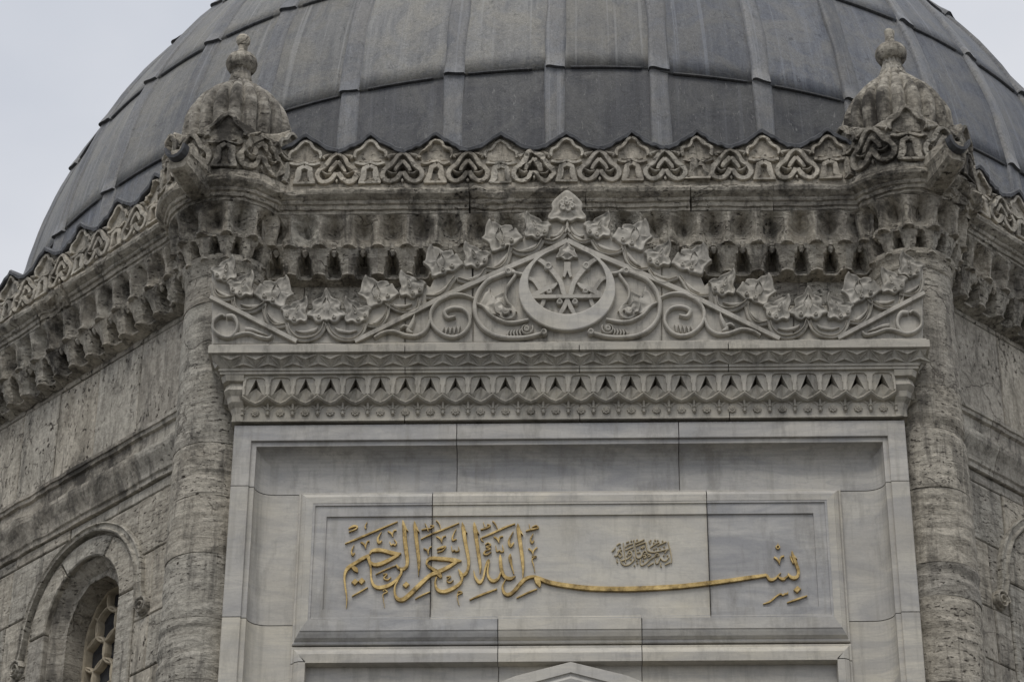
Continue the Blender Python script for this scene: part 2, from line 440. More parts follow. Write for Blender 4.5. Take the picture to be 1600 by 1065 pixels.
# ------------------------------------------------------------------ walls
def core(k):
    f = facemap(k); mb = MB()
    ca = math.tan(math.pi/8)
    def ring(off): return (INR+off)*ca
    V = []
    for z in (0, 11.2):
        V += [f(-ring(-.06), -.06, z), f(ring(-.06), -.06, z), f(ring(-.5), -.5, z), f(-ring(-.5), -.5, z)]
    mb.add(V, [(0, 1, 5, 4), (3, 2, 1, 0), (4, 5, 6, 7), (2, 3, 7, 6), (0, 4, 7, 3), (1, 2, 6, 5)])
    return mb
WC = {-1: .875, 1: -.875}
wallp = {}
# window openings: half width at height z
SPR, HO, HI = 8.72, .395, .30
def arch_w(z, r, top, spring=SPR):
    if z <= spring: return r
    t = (z-spring)/(top-spring)
    return r*math.sqrt(max(0, 1-t**1.9)) if t < 1 else 0
def arch_top(ds, r, top, spring=SPR):
    t = abs(ds)/r
    return spring+(top-spring)*(max(0, 1-t*t))**(1/1.9) if t < 1 else None
RW, TW = .565, 9.255     # outer edge of the voussoirs
def stone(mb, poly, m, o=0.0, dep=.09):
    slab(mb, poly, -dep, o, m, .006)
def wall_side(k):
    f = facemap(k)
    lab = {-1: 'weathered left side wall of travertine blocks', 1: 'weathered right side wall of travertine blocks'}[k]
    # core with two window holes: built from strips
    mb = MB()
    cs = [-.875*1, .875*1]
    def box(s0, s1, z0, z1, o0=-.45, o1=-.075):
        V = [f(s, o, z) for z in (z0, z1) for s, o in ((s0, o1), (s1, o1), (s1, o0), (s0, o0))]
        mb.add(V, [(0, 1, 5, 4), (1, 2, 6, 5), (2, 3, 7, 6), (3, 0, 4, 7), (4, 5, 6, 7), (3, 2, 1, 0)])
    box(-HA, HA, 0, 6.2); box(-HA, HA, 9.2, 11.2)
    for s0, s1 in ((-HA, cs[0]-.5), (cs[0]+.5, cs[1]-.5), (cs[1]+.5, HA)): box(s0, s1, 6.2, 9.2)
    w = mb.build('wall', M['mortar'], tomb, label=lab)
    wallp[k] = w
    R = random.Random(11+k)
    courses = [(9.825, 10.53, 'u'), (10.53, Zl0+.03, 'u'), (9.33, 9.408, 'b'), (8.93, 9.33, 'b'), (8.49, 8.93, 'b'), (8.135, 8.49, 'b'), (7.7, 8.135, 'b'), (7.25, 7.7, 'b'), (6.8, 7.25, 'b'), (6.2, 6.8, 'b')]
    for ci, (z0, z1, kind) in enumerate(courses):
        # joints as distance from the corner beside the portal
        if kind == 'u': js = [.05, .42, .87, 1.34, 1.78, 2.2, 2.68, 3.1, 3.6, 4.26]
        else:
            js = [.05]; x = .05; first = .45+.25*(ci % 2)
            while x < 4.26:
                x += first if len(js) == 1 else R.uniform(.42, .8)
                js.append(min(x, 4.26))
            if js[-1]-js[-2] < .15: js.pop(-2)
        if ci == 2: js = [.05, .446, .985, 1.5, 2.1, 2.7, 3.4, 4.26]
        if ci == 5: js = [.05, .56, .87, 1.69, 2.155, 2.6, 3.4, 4.26]
        if ci == 4: js = [.05, .56, 1.0, 1.6, 2.155, 2.6, 3.4, 4.26]
        for a, b in zip(js, js[1:]):
            if k == -1: s0, s1 = HA-b, HA-a
            else: s0, s1 = -HA+a, -HA+b
            gp = .003
            polys = [[(s0+gp, z0+gp), (s1-gp, z0+gp), (s1-gp, z1-gp), (s0+gp, z1-gp)]]
            for c in cs:
                np_ = []
                for p in polys:
                    x0 = min(q[0] for q in p); x1 = max(q[0] for q in p)
                    if x1 < c-RW or x0 > c+RW or z0 > TW-.01: np_.append(p); continue
                    zz = [z0+gp+(z1-z0-2*gp)*t/8 for t in range(9)]
                    # left of the arch
                    if x0 < c-.02:
                        rr = [(min(x1, c-arch_w(z, RW, TW)) if z < TW else min(x1, c), z) for z in zz]
                        rr = [q for q in rr if q[0] > x0+.01]
                        if len(rr) > 1: np_.append([(x0, rr[0][1])]+rr+[(x0, rr[-1][1])])
                    if x1 > c+.02:
                        rr = [(max(x0, c+arch_w(z, RW, TW)) if z < TW else max(x0, c), z) for z in zz]
                        rr = [q for q in rr if q[0] < x1-.01]
                        if len(rr) > 1: np_.append([(x1, rr[0][1])]+rr+[(x1, rr[-1][1])])
                polys = np_
            for p in polys:
                m2 = MB(); stone(m2, p, f, R.uniform(-.004, .004))
                # uneven, worn face
                for _ in range(1): pass
                m2.build('stone_block', M['upright'] if kind == 'u' else (M['upright'] if R.random() < .25 else M['bed']), w)
    # voussoirs and reveals
    for c in cs:
        n = 3
        def ring(r, top, t):
            # t 0..1 runs from left springing over the crown to the right springing
            a = math.pi*(1-t)
            x = math.cos(a)*r; return (c+x, arch_top(x*.9999, r, top))
        for i in range(n):
            m2 = MB(); P = []
            ts = [i/n+.004+(1/n-.008)*j/8 for j in range(9)]
            P = [ring(RW-.003, TW-.003, t) for t in ts]+[ring(HO, 9.12, t) for t in reversed(ts)]
            slab(m2, P, -.3, .012, f, .008); m2.build('voussoir', M['bed'], w)
        for sg in (-1, 1):
            for z0, z1 in ((7.9, SPR-.003), (7.1, 7.897), (6.2, 7.097)):
                m2 = MB(); x0, x1 = sorted((c+sg*HO, c+sg*(RW-.003)))
                slab(m2, [(x0, z0), (x1, z0), (x1, z1), (x0, z1)], -.3, .012, f, .008); m2.build('jamb_stone', M['bed'], w)
        # chamfered faceted inner arch
        m2 = MB(); G = []
        path = [(-1, 6.2), (-1, 8.0), (-1, SPR), (-.92, 8.86), (-.66, 8.985), (-.3, 9.06), (.3, 9.06), (.66, 8.985), (.92, 8.86), (1, SPR), (1, 8.0), (1, 6.2)]
        for x, z in path:
            G.append([f(c+x*(HO+.02), -.02, z+(.05 if z > SPR else 0)), f(c+x*(HO-.005), -.035, z+(.035 if z > SPR else 0)), f(c+x*.335, -.10, z-(.02 if z > SPR else 0)), f(c+x*HI, -.10, z-(.055 if z > SPR else 0)), f(c+x*HI, -.36, z-(.055 if z > SPR else 0))])
        m2.grid(G); m2.build('window_reveal', M['bed'], w)
        # hood mould with volute stops
        m2 = MB(); P = []
        rh, th = .62, 9.30
        pts = [(c-rh-.03, 8.60, .05), (c-rh, SPR, .06)]
        for j in range(1, 12):
            a = math.pi*(1-j/12); x = math.cos(a)*rh; pts.append((c+x, arch_top(x, rh, th), .062))
        pts += [(c+rh, SPR, .06), (c+rh+.03, 8.60, .05)]
        ribbon(m2, pts, .045, f, 'cove', 3)
        m2.V = erode(m2.V, .004, 9, k)
        m2.build('hood_mould', M['bed'], w, smooth=False)
        for sg in (-1, 1):
            m2 = MB(); cx_, cz_ = c+sg*(rh+.045), 8.56
            sp = []
            for j in range(26):
                a = j/26*4.2*math.pi; rr = .062*(1-j/30)
                sp.append((cx_-sg*math.cos(a)*rr, cz_+math.sin(a)*rr, (.024*(1-j/45))))
            ribbon(m2, sp, .042, f, 'round', 2)
            disc(m2, cx_, cz_, .062, .02, f, 14)
            m2.build('volute', M['bed'], w, smooth=True)
    # string course
    sc = [(-.05, 9.408), (.012, 9.408), (.02, 9.412), (.022, 9.44), (.035, 9.45), (.04, 9.475), (.055, 9.52), (.082, 9.575), (.088, 9.60), (.088, 9.622), (.03, 9.626), (.03, 9.755), (.05, 9.765), (.052, 9.79), (.062, 9.795), (.062, 9.82), (.0, 9.825), (-.05, 9.825)]
    edges = [-HA+.05, -1.62, -.96, -.1, .7, 1.42, HA-.05] if k == -1 else [-HA+.05, -1.5, -.6, .3, 1.2, HA-.05]
    for a, b in zip(edges, edges[1:]):
        m2 = MB(); sweep(m2, f, a+.002, b-.002, sc, 14); m2.V = erode(m2.V, .006, 6, k+3, 1.)
        m2.build('string_course', M['carved'], w)
    return w
for k in (2, 3, 4, -3, -2):
    core(k).build('wall', M['bed'], tomb, label=None)
wall_side(-1); wall_side(1)
mb = core(0); w0 = mb.build('wall', M['mortar'], tomb, label='front wall of travertine between portal and cornice')
wallp[0] = w0
for z0, z1, js in ((10.02, 10.40, [-2.1, -1.3, -.4, .5, 1.2, 2.1]), (10.40, zt(424, .21)+.03, [-2.1, -1.66, -.9, -.1, .9, 1.5, 2.1]), (9.6, 10.02, [-2.1, -1, 0, 1, 2.1])):
    for a, b in zip(js, js[1:]):
        m2 = MB(); slab(m2, [(a+.002, z0+.002), (b-.002, z0+.002), (b-.002, z1-.002), (a+.002, z1-.002)], -.09, rnd.uniform(-.003, .003), FRONT, .005)
        m2.build('stone_block', M['crust'] if z0 > 10.3 else M['bed'], w0)

# windows in the side walls: pierced plaster grille and panes
for k in (-1, 1):
    f = facemap(k)
    for c in (-.875, .875):
        o0 = -.29
        m2 = MB()
        outl = [(c-.30, 6.2), (c+.30, 6.2)]+[(c+x*.30, z-.05) for x, z in ((1, SPR), (.92, 8.86), (.66, 8.985), (.3, 9.06), (-.3, 9.06), (-.66, 8.985), (-.92, 8.86), (-1, SPR))]
        # frame band
        ribbon(m2, [(x, z, .03) for x, z in outl]+[outl[0]+(.03,)], .05, lambda s, o, z: f(s, o0+o, z), 'flat', 1, False, False)
        W_, H_ = .20, .235
        m3 = []
        for r in range(14):
            for q in range(-2, 3):
                hx = c+q*W_+(W_/2 if r % 2 else 0); hz = 8.96-r*H_*.76
                hw = arch_w(hz, .3, 8.99)
                if abs(hx-c) > hw+.02: continue
                hexp = [(hx+math.sin(j*math.pi/3)*W_*.5*1.12, hz+math.cos(j*math.pi/3)*H_*.5) for j in range(6)]
                hexp = [(max(c-.3, min(c+.3, x)), z) for x, z in hexp]
                ribbon(m2, [(x, z, .024) for x, z in hexp], .04, lambda s, o, z: f(s, o0+o, z), 'round', 3, True)
                m3.append([(hx+(x-hx)*.98, hz+(z-hz)*.98) for x, z in hexp])
        gr = m2.build('window_grille', M['stucco'], tomb, label='pierced plaster window grille of honeycomb openings')
        for p in m3:
            m2 = MB(); m2.add([f(x, o0-.012, z) for x, z in p], [tuple(range(6))]); m2.build('pane', M['glass'], gr)
        m2 = MB(); m2.add([f(c+sx*.32, o0-.03, z) for sx, z in ((-1, 6.1), (1, 6.1), (1, 9.1), (-1, 9.1))], [(0, 1, 2, 3)]); m2.build('backing', M['glass'], gr)

# ------------------------------------------------------------------ corner columns
dj = [zt(p, .05, 340) for p in (1130, 1058, 962, 861, 772, 690, 583, 470, 400)]
dj = [0, 1.2, 2.4, 3.6, 4.8, 6.0, 6.9]+[z for z in dj if z > 7.2]
CORN = {}
for k in (0, 1, 2, 3, 4, 5, 6, 7):
    p = facemap(k)(-HA, 0, 0); CORN[k] = p     # left corner of face k
for k in CORN:
    cx, cy, _ = CORN[k]
    lab = {0: 'round corner column left of the portal', 1: 'round corner column right of the portal'}.get(k)
    mb = MB(); m = ringmap(cx, cy, 0)
    revolve(mb, m, [(.225, 0), (.225, 11.0)], 20)
    colm = mb.build('corner_column', M['mortar'], tomb, label=lab)
    if k not in (0, 1): continue
    jj = dj if k == 0 else [z+.11*math.sin(i*2.3) if 6 < z < 10.4 else z for i, z in enumerate(dj)]
    for i, (z0, z1) in enumerate(zip(jj, jj[1:])):
        mb = MB(); n = 72; nz_ = 20 if z0 > 6.5 else 3; dx, dy = rnd.uniform(-.004, .004), rnd.uniform(-.004, .004)
        prof = [(.2, z0+.0015)]+[(.25, lerp(z0+.0015, z1-.0015, t/nz_)) for t in range(nz_+1)]+[(.2, z1-.0015)]
        revolve(mb, ringmap(cx+dx, cy+dy, 0), prof, n)
        if z0 > 6.5:
            V = []
            for v in mb.V:
                v = Vector(v); q = Vector((v.x*2.2, v.y*2.2, v.z*16))
                d = noise.noise(q)*.005+fbm(Vector((v.x*7, v.y*7, v.z*22+i*3)))*.0045
                gr_ = noise.noise(Vector((v.x*1.2, v.y*1.2, v.z*9+4)))
                if gr_ > .3: d -= (gr_-.3)*.045
                rad = Vector((v.x-cx, v.y-cy, 0)).normalized(); V.append(v+rad*d)
            mb.V = V
        mb.build('column_drum', M['drum'], colm)

# ------------------------------------------------------------------ cornice, muqarnas, parapet
CORN_PROF = [(-.05, Zc0), (.20, Zc0), (.215, Zc0+.01), (.215, Zc0+.03), (.228, Zc0+.034), (.232, Zc0+.06), (.245, Zc0+.065), (.25, Zc0+.075), (.25, lerp(Zc0, Zc1, .52)), (.262, lerp(Zc0, Zc1, .56)), (.29, lerp(Zc0, Zc1, .68)), (.298, lerp(Zc0, Zc1, .8)), (.298, Zc1-.022), (.275, Zc1-.018), (.275, Zc1), (-.05, Zc1)]
def muq(mb, m, s, w, z0, z1, dt, db, rec, kind):
    """one stalactite cell: protruding arrises at its sides, a faceted niche in the middle, a scalloped lip below"""
    nu, nv = 14, 8; G = []
    us = [-.5, -.44, -.36, -.3, -.24, -.16, -.08, 0, .08, .16, .24, .3, .36, .44, .5]
    for j in range(nv+1):
        v = 1-j/nv; row = []
        for u in us:
            tri = 1-abs(u)*2
            o = lerp(db, dt, v**.8)
            if kind == 'upper':
                f1 = sat((tri-.26)*3.2)*sat((1-v)*2.4)*lerp(.45, 1, sat(v*2.2))
                o -= rec*f1
                o -= .02*sat(1-abs(tri-.30)*7)*sat((1-v)*3)*sat(v*4)
                o -= rec*.5*sat((tri-.72)*4)*sat((v-.25)*2.5)*sat((1-v)*5)
            else:
                hw = .02+.27*sat(1-v/.93)**.7
                o -= rec*sat((hw-abs(u))*16)*(.35+.65*sat(v*3))
                o -= .012*sat((tri-.15)*3)*sat((1-v)*2)
            dz = 0
            if j == nv: dz = -.012*sat(tri*1.5)
            row.append((s+u*w, o, lerp(z0, z1, v)+dz))
        G.append(row)
    lip = G[-1]
    G.append([(a, b+.010, z-.004) for a, b, z in lip])
    G.append([(a, b+.010, z-.016) for a, b, z in lip])
    G.append([(a, b-.006, z-.020) for a, b, z in lip])
    din = min(p[1] for p in lip)-.03
    G.append([(a, max(.0, din-.02) if kind != 'r' else b-.03, z-.035) for a, b, z in lip])
    mb.grid([[m(*p) for p in r] for r in G])
def muq_ring_cell(mb, m, s, w, z0, z1, dt, db, rec, kind):
    muq(mb, m, s, w, z0, z1, dt, db, rec, kind)
PER = .1835; CRP = .417
def crest_h(u):
    t = abs(u-round(u))*2         # 0 at a peak, 1 in a valley
    return lerp(ZcrP, ZcrV, 1-(1-t)**1.45)
HEART = {'heart': [[(-345, 300), (-395, 322), (-430, 420), (-485, 465), (-500, 510), (-455, 565), (-400, 570), (-365, 535), (-350, 490)]]}
def relief(m, s0, sc=1., flip=1):
    """carved ornament of one crest period centred on the peak at s0; x, y traced at 6.15 px per photo px"""
    q = CRP/658*sc; zq = (Zcr0, (ZcrP-Zcr0)/(655-65)*flip)
    def P(L): return [(s0+x*q, zq[0]+(655-y)*zq[1], w*q*1.22) for x, y, w in L]
    H, Tt = MB(), MB()
    # heart straddling the valley to the right of the peak, centre x = +329
    c = 329
    for sg in (-1, 1):
        ribbon(H, P([(c, 270, 26), (c+sg*52, 302, 34), (c+sg*86, 350, 36), (c+sg*118, 402, 38), (c+sg*168, 440, 40), (c+sg*196, 487, 40), (c+sg*190, 537, 40), (c+sg*152, 575, 40), (c+sg*103, 580, 40), (c+sg*58, 552, 40), (c+sg*26, 508, 42), (c+sg*16, 478, 30)]), .034, m, 'flat', 5)
        ribbon(H, P([(c, 350, 34), (c+sg*35, 390, 34), (c+sg*62, 425, 32), (c+sg*78, 462, 24)]), .027, m, 'flat', 3)
        ribbon(H, P([(c+sg*52, 485, 16), (c+sg*100, 492, 24), (c+sg*150, 462, 12)]), .034, m, 'round', 3)
        ribbon(H, P([(c+sg*60, 270, 14), (c+sg*110, 285, 34), (c+sg*150, 300, 30), (c+sg*128, 322, 12)]), .028, m, 'round', 3)
    slab(H, [(s0+(c-15)*q, zq[0]+(655-570)*zq[1]), (s0+c*q, zq[0]+(655-592)*zq[1]), (s0+(c+15)*q, zq[0]+(655-570)*zq[1]), (s0+c*q, zq[0]+(655-545)*zq[1])], -.01, .03, m, .003)
    for sg in (-1, 1):
        ribbon(Tt, P([(0, 125, 26), (sg*45, 150, 26), (sg*72, 190, 28), (sg*100, 222, 26), (sg*145, 245, 28), (sg*160, 285, 26), (sg*150, 320, 14)]), .030, m, 'flat', 3)
        ribbon(Tt, P([(0, 362, 24), (sg*45, 382, 26), (sg*95, 388, 26), (sg*150, 372, 24)]), .032, m, 'flat', 3)
        ribbon(Tt, P([(sg*25, 345, 8), (sg*70, 350, 18), (sg*110, 342, 8)]), .02, m, 'round', 3)
        ribbon(Tt, P([(sg*92, 588, 40), (sg*66, 540, 52), (sg*58, 480, 50), (sg*54, 432, 44), (0, 405, 40)]), .031, m, 'flat', 3, False, False)
    ribbon(Tt, P([(-110, 590, 24), (110, 590, 24)]), .033, m, 'flat', 2, False, False)
    return H, Tt
def parapet(k, detail=True):
    f = facemap(k); sL = HA-.33
    name = {0: 'front', -1: 'left', 1: 'right'}.get(k)
    # cresting wall with a wavy top
    mb = MB(); n = 288 if detail else 96; G = []; nr = 16 if detail else 3
    def sunk(s, z):
        if not detail or abs(s) > sL-.2: return 0
        x = (s/CRP-.5); x = abs(x-round(x))*658; y = 655-(z-Zcr0)*590/(ZcrP-Zcr0)
        hw = 150*sat((y-285)/175) if y < 545 else 0
        return -.034*sat((hw-x)/14)
    for i in range(n+1):
        s = lerp(-sL, sL, i/n); h = crest_h(s/CRP)
        G.append([f(s, .02, Zcr0-.02), f(s, .02, h), f(s, .24, h)]+[f(s, .24+sunk(s, lerp(Zcr0+.05, h, 1-q/nr)), lerp(Zcr0+.05, h, 1-q/nr)) for q in range(1, nr+1)]+[f(s, .252, Zcr0+.045), f(s, .252, Zcr0-.02)])
    mb.grid(G)
    if detail: mb.V = erode(mb.V, .004, 12, k+20)
    par = mb.build('parapet', M['carved'], tomb, label={0: 'wavy carved stone parapet over the portal', -1: 'wavy carved parapet receding on the left side', 1: 'wavy carved parapet receding on the right side'}.get(k))
    # lead capping, one length per wave
    ks = range(-5, 6)
    for j in ks:
        a, b = (j-.5)*CRP, (j+.5)*CRP
        a, b = max(a, -sL), min(b, sL)
        if b-a < .05: continue
        G = []; mb = MB(); n = 16; ph = rnd.random()*9
        for i in range(n+1):
            s = lerp(a+.001, b-.001, i/n); h = crest_h(s/CRP); e = .004*math.sin(i*1.3+ph)+.003*math.sin(i*3.1+ph)
            G.append([f(s, -.01, h-.02), f(s, -.012, h+.022), f(s, .13, h+.028), f(s, .27+e, h+.022), f(s, .284+e, h+.010), f(s, .280+e, h-.013+e), f(s, .264+e, h-.015+e), f(s, .24, h+.004)])
        mb.grid(G); mb.F += [tuple(range(8)), tuple(range(len(mb.V)-1, len(mb.V)-9, -1))]
        mb.build('lead_cap', M['cap'], par)
        if detail:
            def fm(s, o, z): return f(s, .24+o, z)
            H, Tt = relief(fm, j*CRP)
            worn = (k == 0 and j in (-1,)) 
            if j*CRP+329/658*CRP < sL-.05:
                H.V = erode(H.V, .003, 14, j+k*7, 2.5); H.build('heart_ornament', M['carved'], par)
            if worn: Tt.V = [v if i % 1 else v for i, v in enumerate(Tt.V)]
            Tt.V = erode(Tt.V, .004, 14, j+k*5+3, 2.5)
            if worn: Tt.V = [Vector(v)-Vector(fm(0, .013, 0))+Vector(fm(0, 0, 0)) for v in erode(Tt.V, .008, 11, 4)]
            if True: Tt.build('arch_ornament', M['carved'], par)
    # moulded cornice in lengths
    mb = MB(); sweep(mb, f, -HA+.02, HA-.02, [(-.1, Zl0-.02), (-.03, Zl0-.02), (.0, Zl0+.05), (.02, Zu0), (.06, Zc0-.02), (.15, Zc0), (.16, Zc1-.01), (-.1, Zc1-.01)])
    cor = mb.build('cornice', M['mortar'], tomb, label={0: 'stained moulded cornice with two rows of stalactite niches over the portal', -1: 'broken stalactite cornice on the left side', 1: 'stalactite cornice on the right side'}.get(k))
    ed = [-sL-.05, -1.0, -.62, .12, .78, 1.3, sL+.05] if k == 0 else [-sL-.05, -1.1, -.2, .36, .72, 1.1, sL+.05]
    gap = None
    for i, (a, b) in enumerate(zip(ed, ed[1:])):
        mb = MB(); sweep(mb, f, a+.0015, b-.0015, CORN_PROF, 26 if detail else 1)
        if detail:
            V = erode(mb.V, .007 if k == 0 else .005, 7, i+k*9, 2.2 if k == 0 else 1)
            mb.V = erode(V, .0035, 28, i)
            if k == -1 and i == 3:      # this length has broken away
                mb.V = erode(mb.V, .04, 6, 5)
        mb.build('cornice_moulding', M['crust'], cor)
    if not detail: return
    n = 11
    for i in range(-n, n+1):
        s = i*PER
        if abs(s) > HA-.30: continue
        for kind, z0, z1, dt, db, rec in (('upper', Zu0, Zc0, .218, .185, .085), ('lower', Zl0, Zu0-.02, .165, .11, .13)):
            mb = MB(); muq(mb, f, s, PER, z0, z1, dt, db, rec, kind)
            broken = noise.noise(Vector((s*1.1+k*4.4, 3.1, z0*2))) > .3
            V = erode(mb.V, .0045, 9, k*13, 1.2)
            if broken:      # knocked about, but still joined to its neighbours
                V2 = erode(V, .02, 15, i)
                V = [Vector(a).lerp(b, 1-abs((q % 15-7)/7)**3) for q, (a, b) in enumerate(zip(V, V2))]
            mb.V = V
            mb.build('muqarnas_niche', M['crust'], cor)
        mb = MB()
        if noise.noise(Vector((s*3+k, 1.7, 2))) < .2:
            G = []
            for z, r in ((Zu0+.005, .022), (Zu0-.03, .02), (Zu0-.045, .024), (Zu0-.075, .006)):
                G.append([f(s+math.cos(a)*r, .135+math.sin(a)*r, z) for a in [j*math.pi/3 for j in range(6)]])
            mb.grid(G, True); mb.F.append(tuple(range(18, 24))); mb.V = erode(mb.V, .005, 20, i); mb.build('pendant', M['crust'], cor)
for k in (0, -1, 1): parapet(k)
for k in (2, -2, 3, -3, 4): parapet(k, False)

# ------------------------------------------------------------------ corner turrets
def turret(k, full=True):
    cx, cy, _ = CORN[k]
    ad = math.atan2(cy, cx)                 # outward along the diagonal
    m = ringmap(cx, cy, ad)
    Zb0, Zb1 = Zcr0-.01, ZcrP+.02
    mb = MB(); revolve(mb, m, [(.24, Zl0-.10), (.20, Zl0), (.22, Zu0), (.25, Zc0), (.38, Zc1-.05), (.40, Zb0), (.40, ZcrV+.02), (.33, ZcrV+.04), (.05, ZcrV+.05)], 40)
    lab = {0: 'weathered left corner turret with ribbed cap, ball finial and bulging carved band', 1: 'right corner turret with ribbed cap, ball finial and carved band'}.get(k)
    t = mb.build('corner_turret', M['crust'], tomb, label=lab)
    if not full:
        return
    px0 = 366 if k == 0 else 1395
    def z(p): return zt(p, .3, px0)
    # ribbed cap, neck, ball, knob
    dy = 0 if k == 0 else -2
    zz = lambda p: z(p+dy)
    cap = [(.318, 246), (.325, 228), (.325, 212), (.32, 201), (.306, 191), (.284, 181), (.254, 171), (.216, 161), (.172, 151), (.128, 143), (.1, 138), (.088, 134)]
    if k == 1: cap = [(.318, 245), (.325, 225), (.33, 207), (.326, 195), (.313, 186), (.292, 176), (.262, 165), (.225, 154), (.18, 142), (.132, 131), (.1, 123), (.085, 117)]
    if k == 1: cap = [(r, p+2) for r, p in cap]
    cap = [(r*(1+.11*sat((r-.08)/.14)), p) for r, p in cap]
    nl = 20
    def lobe(a, z_): return 1-.17*(1-abs(math.sin(a*nl/2))**.5)
    mb = MB(); revolve(mb, m, [(r, zz(p)) for r, p in cap]+[(.06, zz(132 if k == 0 else 116))], nl*8, 0, 2*math.pi, lobe)
    mb.V = erode(mb.V, .0025, 16, k, 1.)
    mb.build('ribbed_cap', M['crust'], t, smooth=True)
    mb = MB(); zn0, zn1 = (zz(143), zz(107)) if k == 0 else (zz(126), zz(95))
    prof = [lerp(zn0, zn1, i/14) for i in range(15)]
    def rn(z_):
        q = (z_-zn0)/(zn1-zn0); return lerp(.098, .06, sat(q*1.35)**.8)+(.008*sat((q-.7)*3))
    def tw(a, z_):
        q = (z_-zn0)/(zn1-zn0); return 1+.07*math.cos(a*14+q*5)
    revolve(mb, m, [(rn(z_), z_) for z_ in prof], 84, 0, 2*math.pi, tw)
    mb.build('twisted_neck', M['crust'], t, smooth=True)
    mb = MB(); bs = 0 if k == 0 else -13
    revolve(mb, m, [(.0, zz(115+bs)), (.055, zz(115+bs)), (.085, zz(111+bs)), (.1, zz(106+bs)), (.106, zz(101+bs)), (.102, zz(96+bs)), (.085, zz(91+bs)), (.05, zz(88+bs)), (.03, zz(87+bs))], 28)
    mb.V = erode(mb.V, .003, 18, k); ball = mb.build('ball', M['crust'], t, smooth=True)
    mb = MB()
    if k == 0: revolve(mb, m, [(.036, zz(92)), (.027, zz(78)), (.03, zz(72)), (.046, zz(67)), (.048, zz(62)), (.036, zz(58)), (.0, zz(57))], 18)
    else: revolve(mb, m, [(.05, zz(77)), (.034, zz(69)), (.03, zz(62)), (.032, zz(57)), (.034, zz(53)), (.024, zz(50)), (.0, zz(49))], 18)
    mb.V = erode(mb.V, .004, 20, k); mb.build('knob', M['crust'], t, smooth=True)
    # band with wavy top and ornament
    per = R_(60); r0 = .44; a_f = (-math.pi/2)-ad      # a peak faces the front
    while a_f < -math.pi: a_f += 2*math.pi
    mb = MB(); G = []
    for i in range(145):
        a = i/144*2*math.pi; h = lerp(ZcrV+.07, ZcrP+.075, (crest_h((a-a_f)/per)-ZcrV)/(ZcrP-ZcrV))
        G.append([m(a, .28, h-.06), m(a, .36, h), m(a, r0-.005, h), m(a, r0, h-.01), m(a, r0, lerp(Zb0, h, .66)), m(a, r0, lerp(Zb0, h, .33)), m(a, r0, Zb0+.05), m(a, r0+.012, Zb0+.045), m(a, r0+.012, Zb0-.01)])
    mb.grid(G); mb.V = erode(mb.V, .006, 11, k+5, 1.5)
    mb.build('carved_band', M['crust'], t)
    for j in range(-3, 3):
        ac = a_f+j*per
        if math.cos(ac) < -.5: continue
        kk = per/CRP
        def fm(s, o, z_, ac=ac): return m(ac+s*kk, r0+o, z_)
        H, Tt = relief(fm, 0, 1., 1.22)
        H.V = erode(H.V, .004, 13, j+k*3, 1.5); H.build('heart_ornament', M['crust'], t)
        Tt.V = erode(Tt.V, .004, 13, j+k*3+1, 1.5); Tt.build('arch_ornament', M['crust'], t)
    # ring mouldings
    dr = .165
    prof = [(o*1.05+dr, z_) for o, z_ in CORN_PROF[1:-1]]
    mb = MB(); revolve(mb, m, prof, 90); mb.V = erode(erode(mb.V, .007, 7, k+1, 2), .004, 26, k); mb.build('ring_moulding', M['crust'], t)
    nc = 13
    for i in range(nc):
        ac = (i+.5)*2*math.pi/nc
        if math.cos(ac) < -.55: continue
        for kind, z0, z1, dt, db, rec in (('upper', Zu0, Zc0, .225+dr, .195+dr, .10), ('lower', Zl0+.02, Zu0-.012, .17+dr, .125+dr, .13)):
            mb = MB(); muq(mb, m, ac, 2*math.pi/nc, z0, z1, dt, db, rec, kind)
            mb.V = erode(mb.V, .004, 9, k, 1.2); mb.build('muqarnas_niche', M['crust'], t)
    # lower corbel rings down to the column
    mb = MB(); revolve(mb, m, [(.29, Zl0+.03), (.285, Zl0-.005), (.268, Zl0-.03), (.258, Zl0-.09), (.25, Zl0-.1), (.24, Zl0-.1)], 40)
    mb.V = erode(mb.V, .006, 8, k); mb.build('corbel_ring', M['crust'], t)
    # rain spout on the diagonal
    mb = MB(); zc = zt(288, -.1, 330); d0, d1, w = .40, .68, .085
    def sm(a, d, z_):  # along d, across a
        return (cx+math.cos(ad)*d-math.sin(ad)*a, cy+math.sin(ad)*d+math.cos(ad)*a, z_)
    rings = []
    for d, hh, ww in ((d0, .20, w+.015), (d0+.12, .19, w+.012), (d1-.02, .15, w), (d1, .14, w-.006)):
        zt_ = zc+.11
        rings.append([sm(-ww, d, zt_), sm(-ww, d, zt_-hh*.35), sm(-ww*.86, d, zt_-hh*.45), sm(-ww*.8, d, zt_-hh*.85), sm(-ww*.5, d, zt_-hh), sm(ww*.5, d, zt_-hh), sm(ww*.8, d, zt_-hh*.85), sm(ww*.86, d, zt_-hh*.45), sm(ww, d, zt_-hh*.35), sm(ww, d, zt_)])
    mb.grid(rings, True); mb.F += [tuple(range(30, 40)), tuple(range(9, -1, -1))]
    mb.V = erode(mb.V, .004, 10, k); sp = mb.build('rain_spout', M['crust'], t)
    mb = MB(); rings = []
    for d, rr in ((d1-.03, .078), (d1+.055, .075), (d1+.06, .06), (d1-.02, .055)):
        rings.append([sm(math.cos(a)*rr, d, zc+.105-abs(math.sin(a))*rr*1.2) for a in [math.pi*j/8 for j in range(9)]])
    mb.grid(rings); mb.build('lead_lip', M['cap'], sp)
for k in CORN: turret(k, k in (0, 1))

# ------------------------------------------------------------------ marble portal
PW = 2.003; ZTOP = zt(660, 0)
XB = xt(466, .125, 768)
PB = 5.2
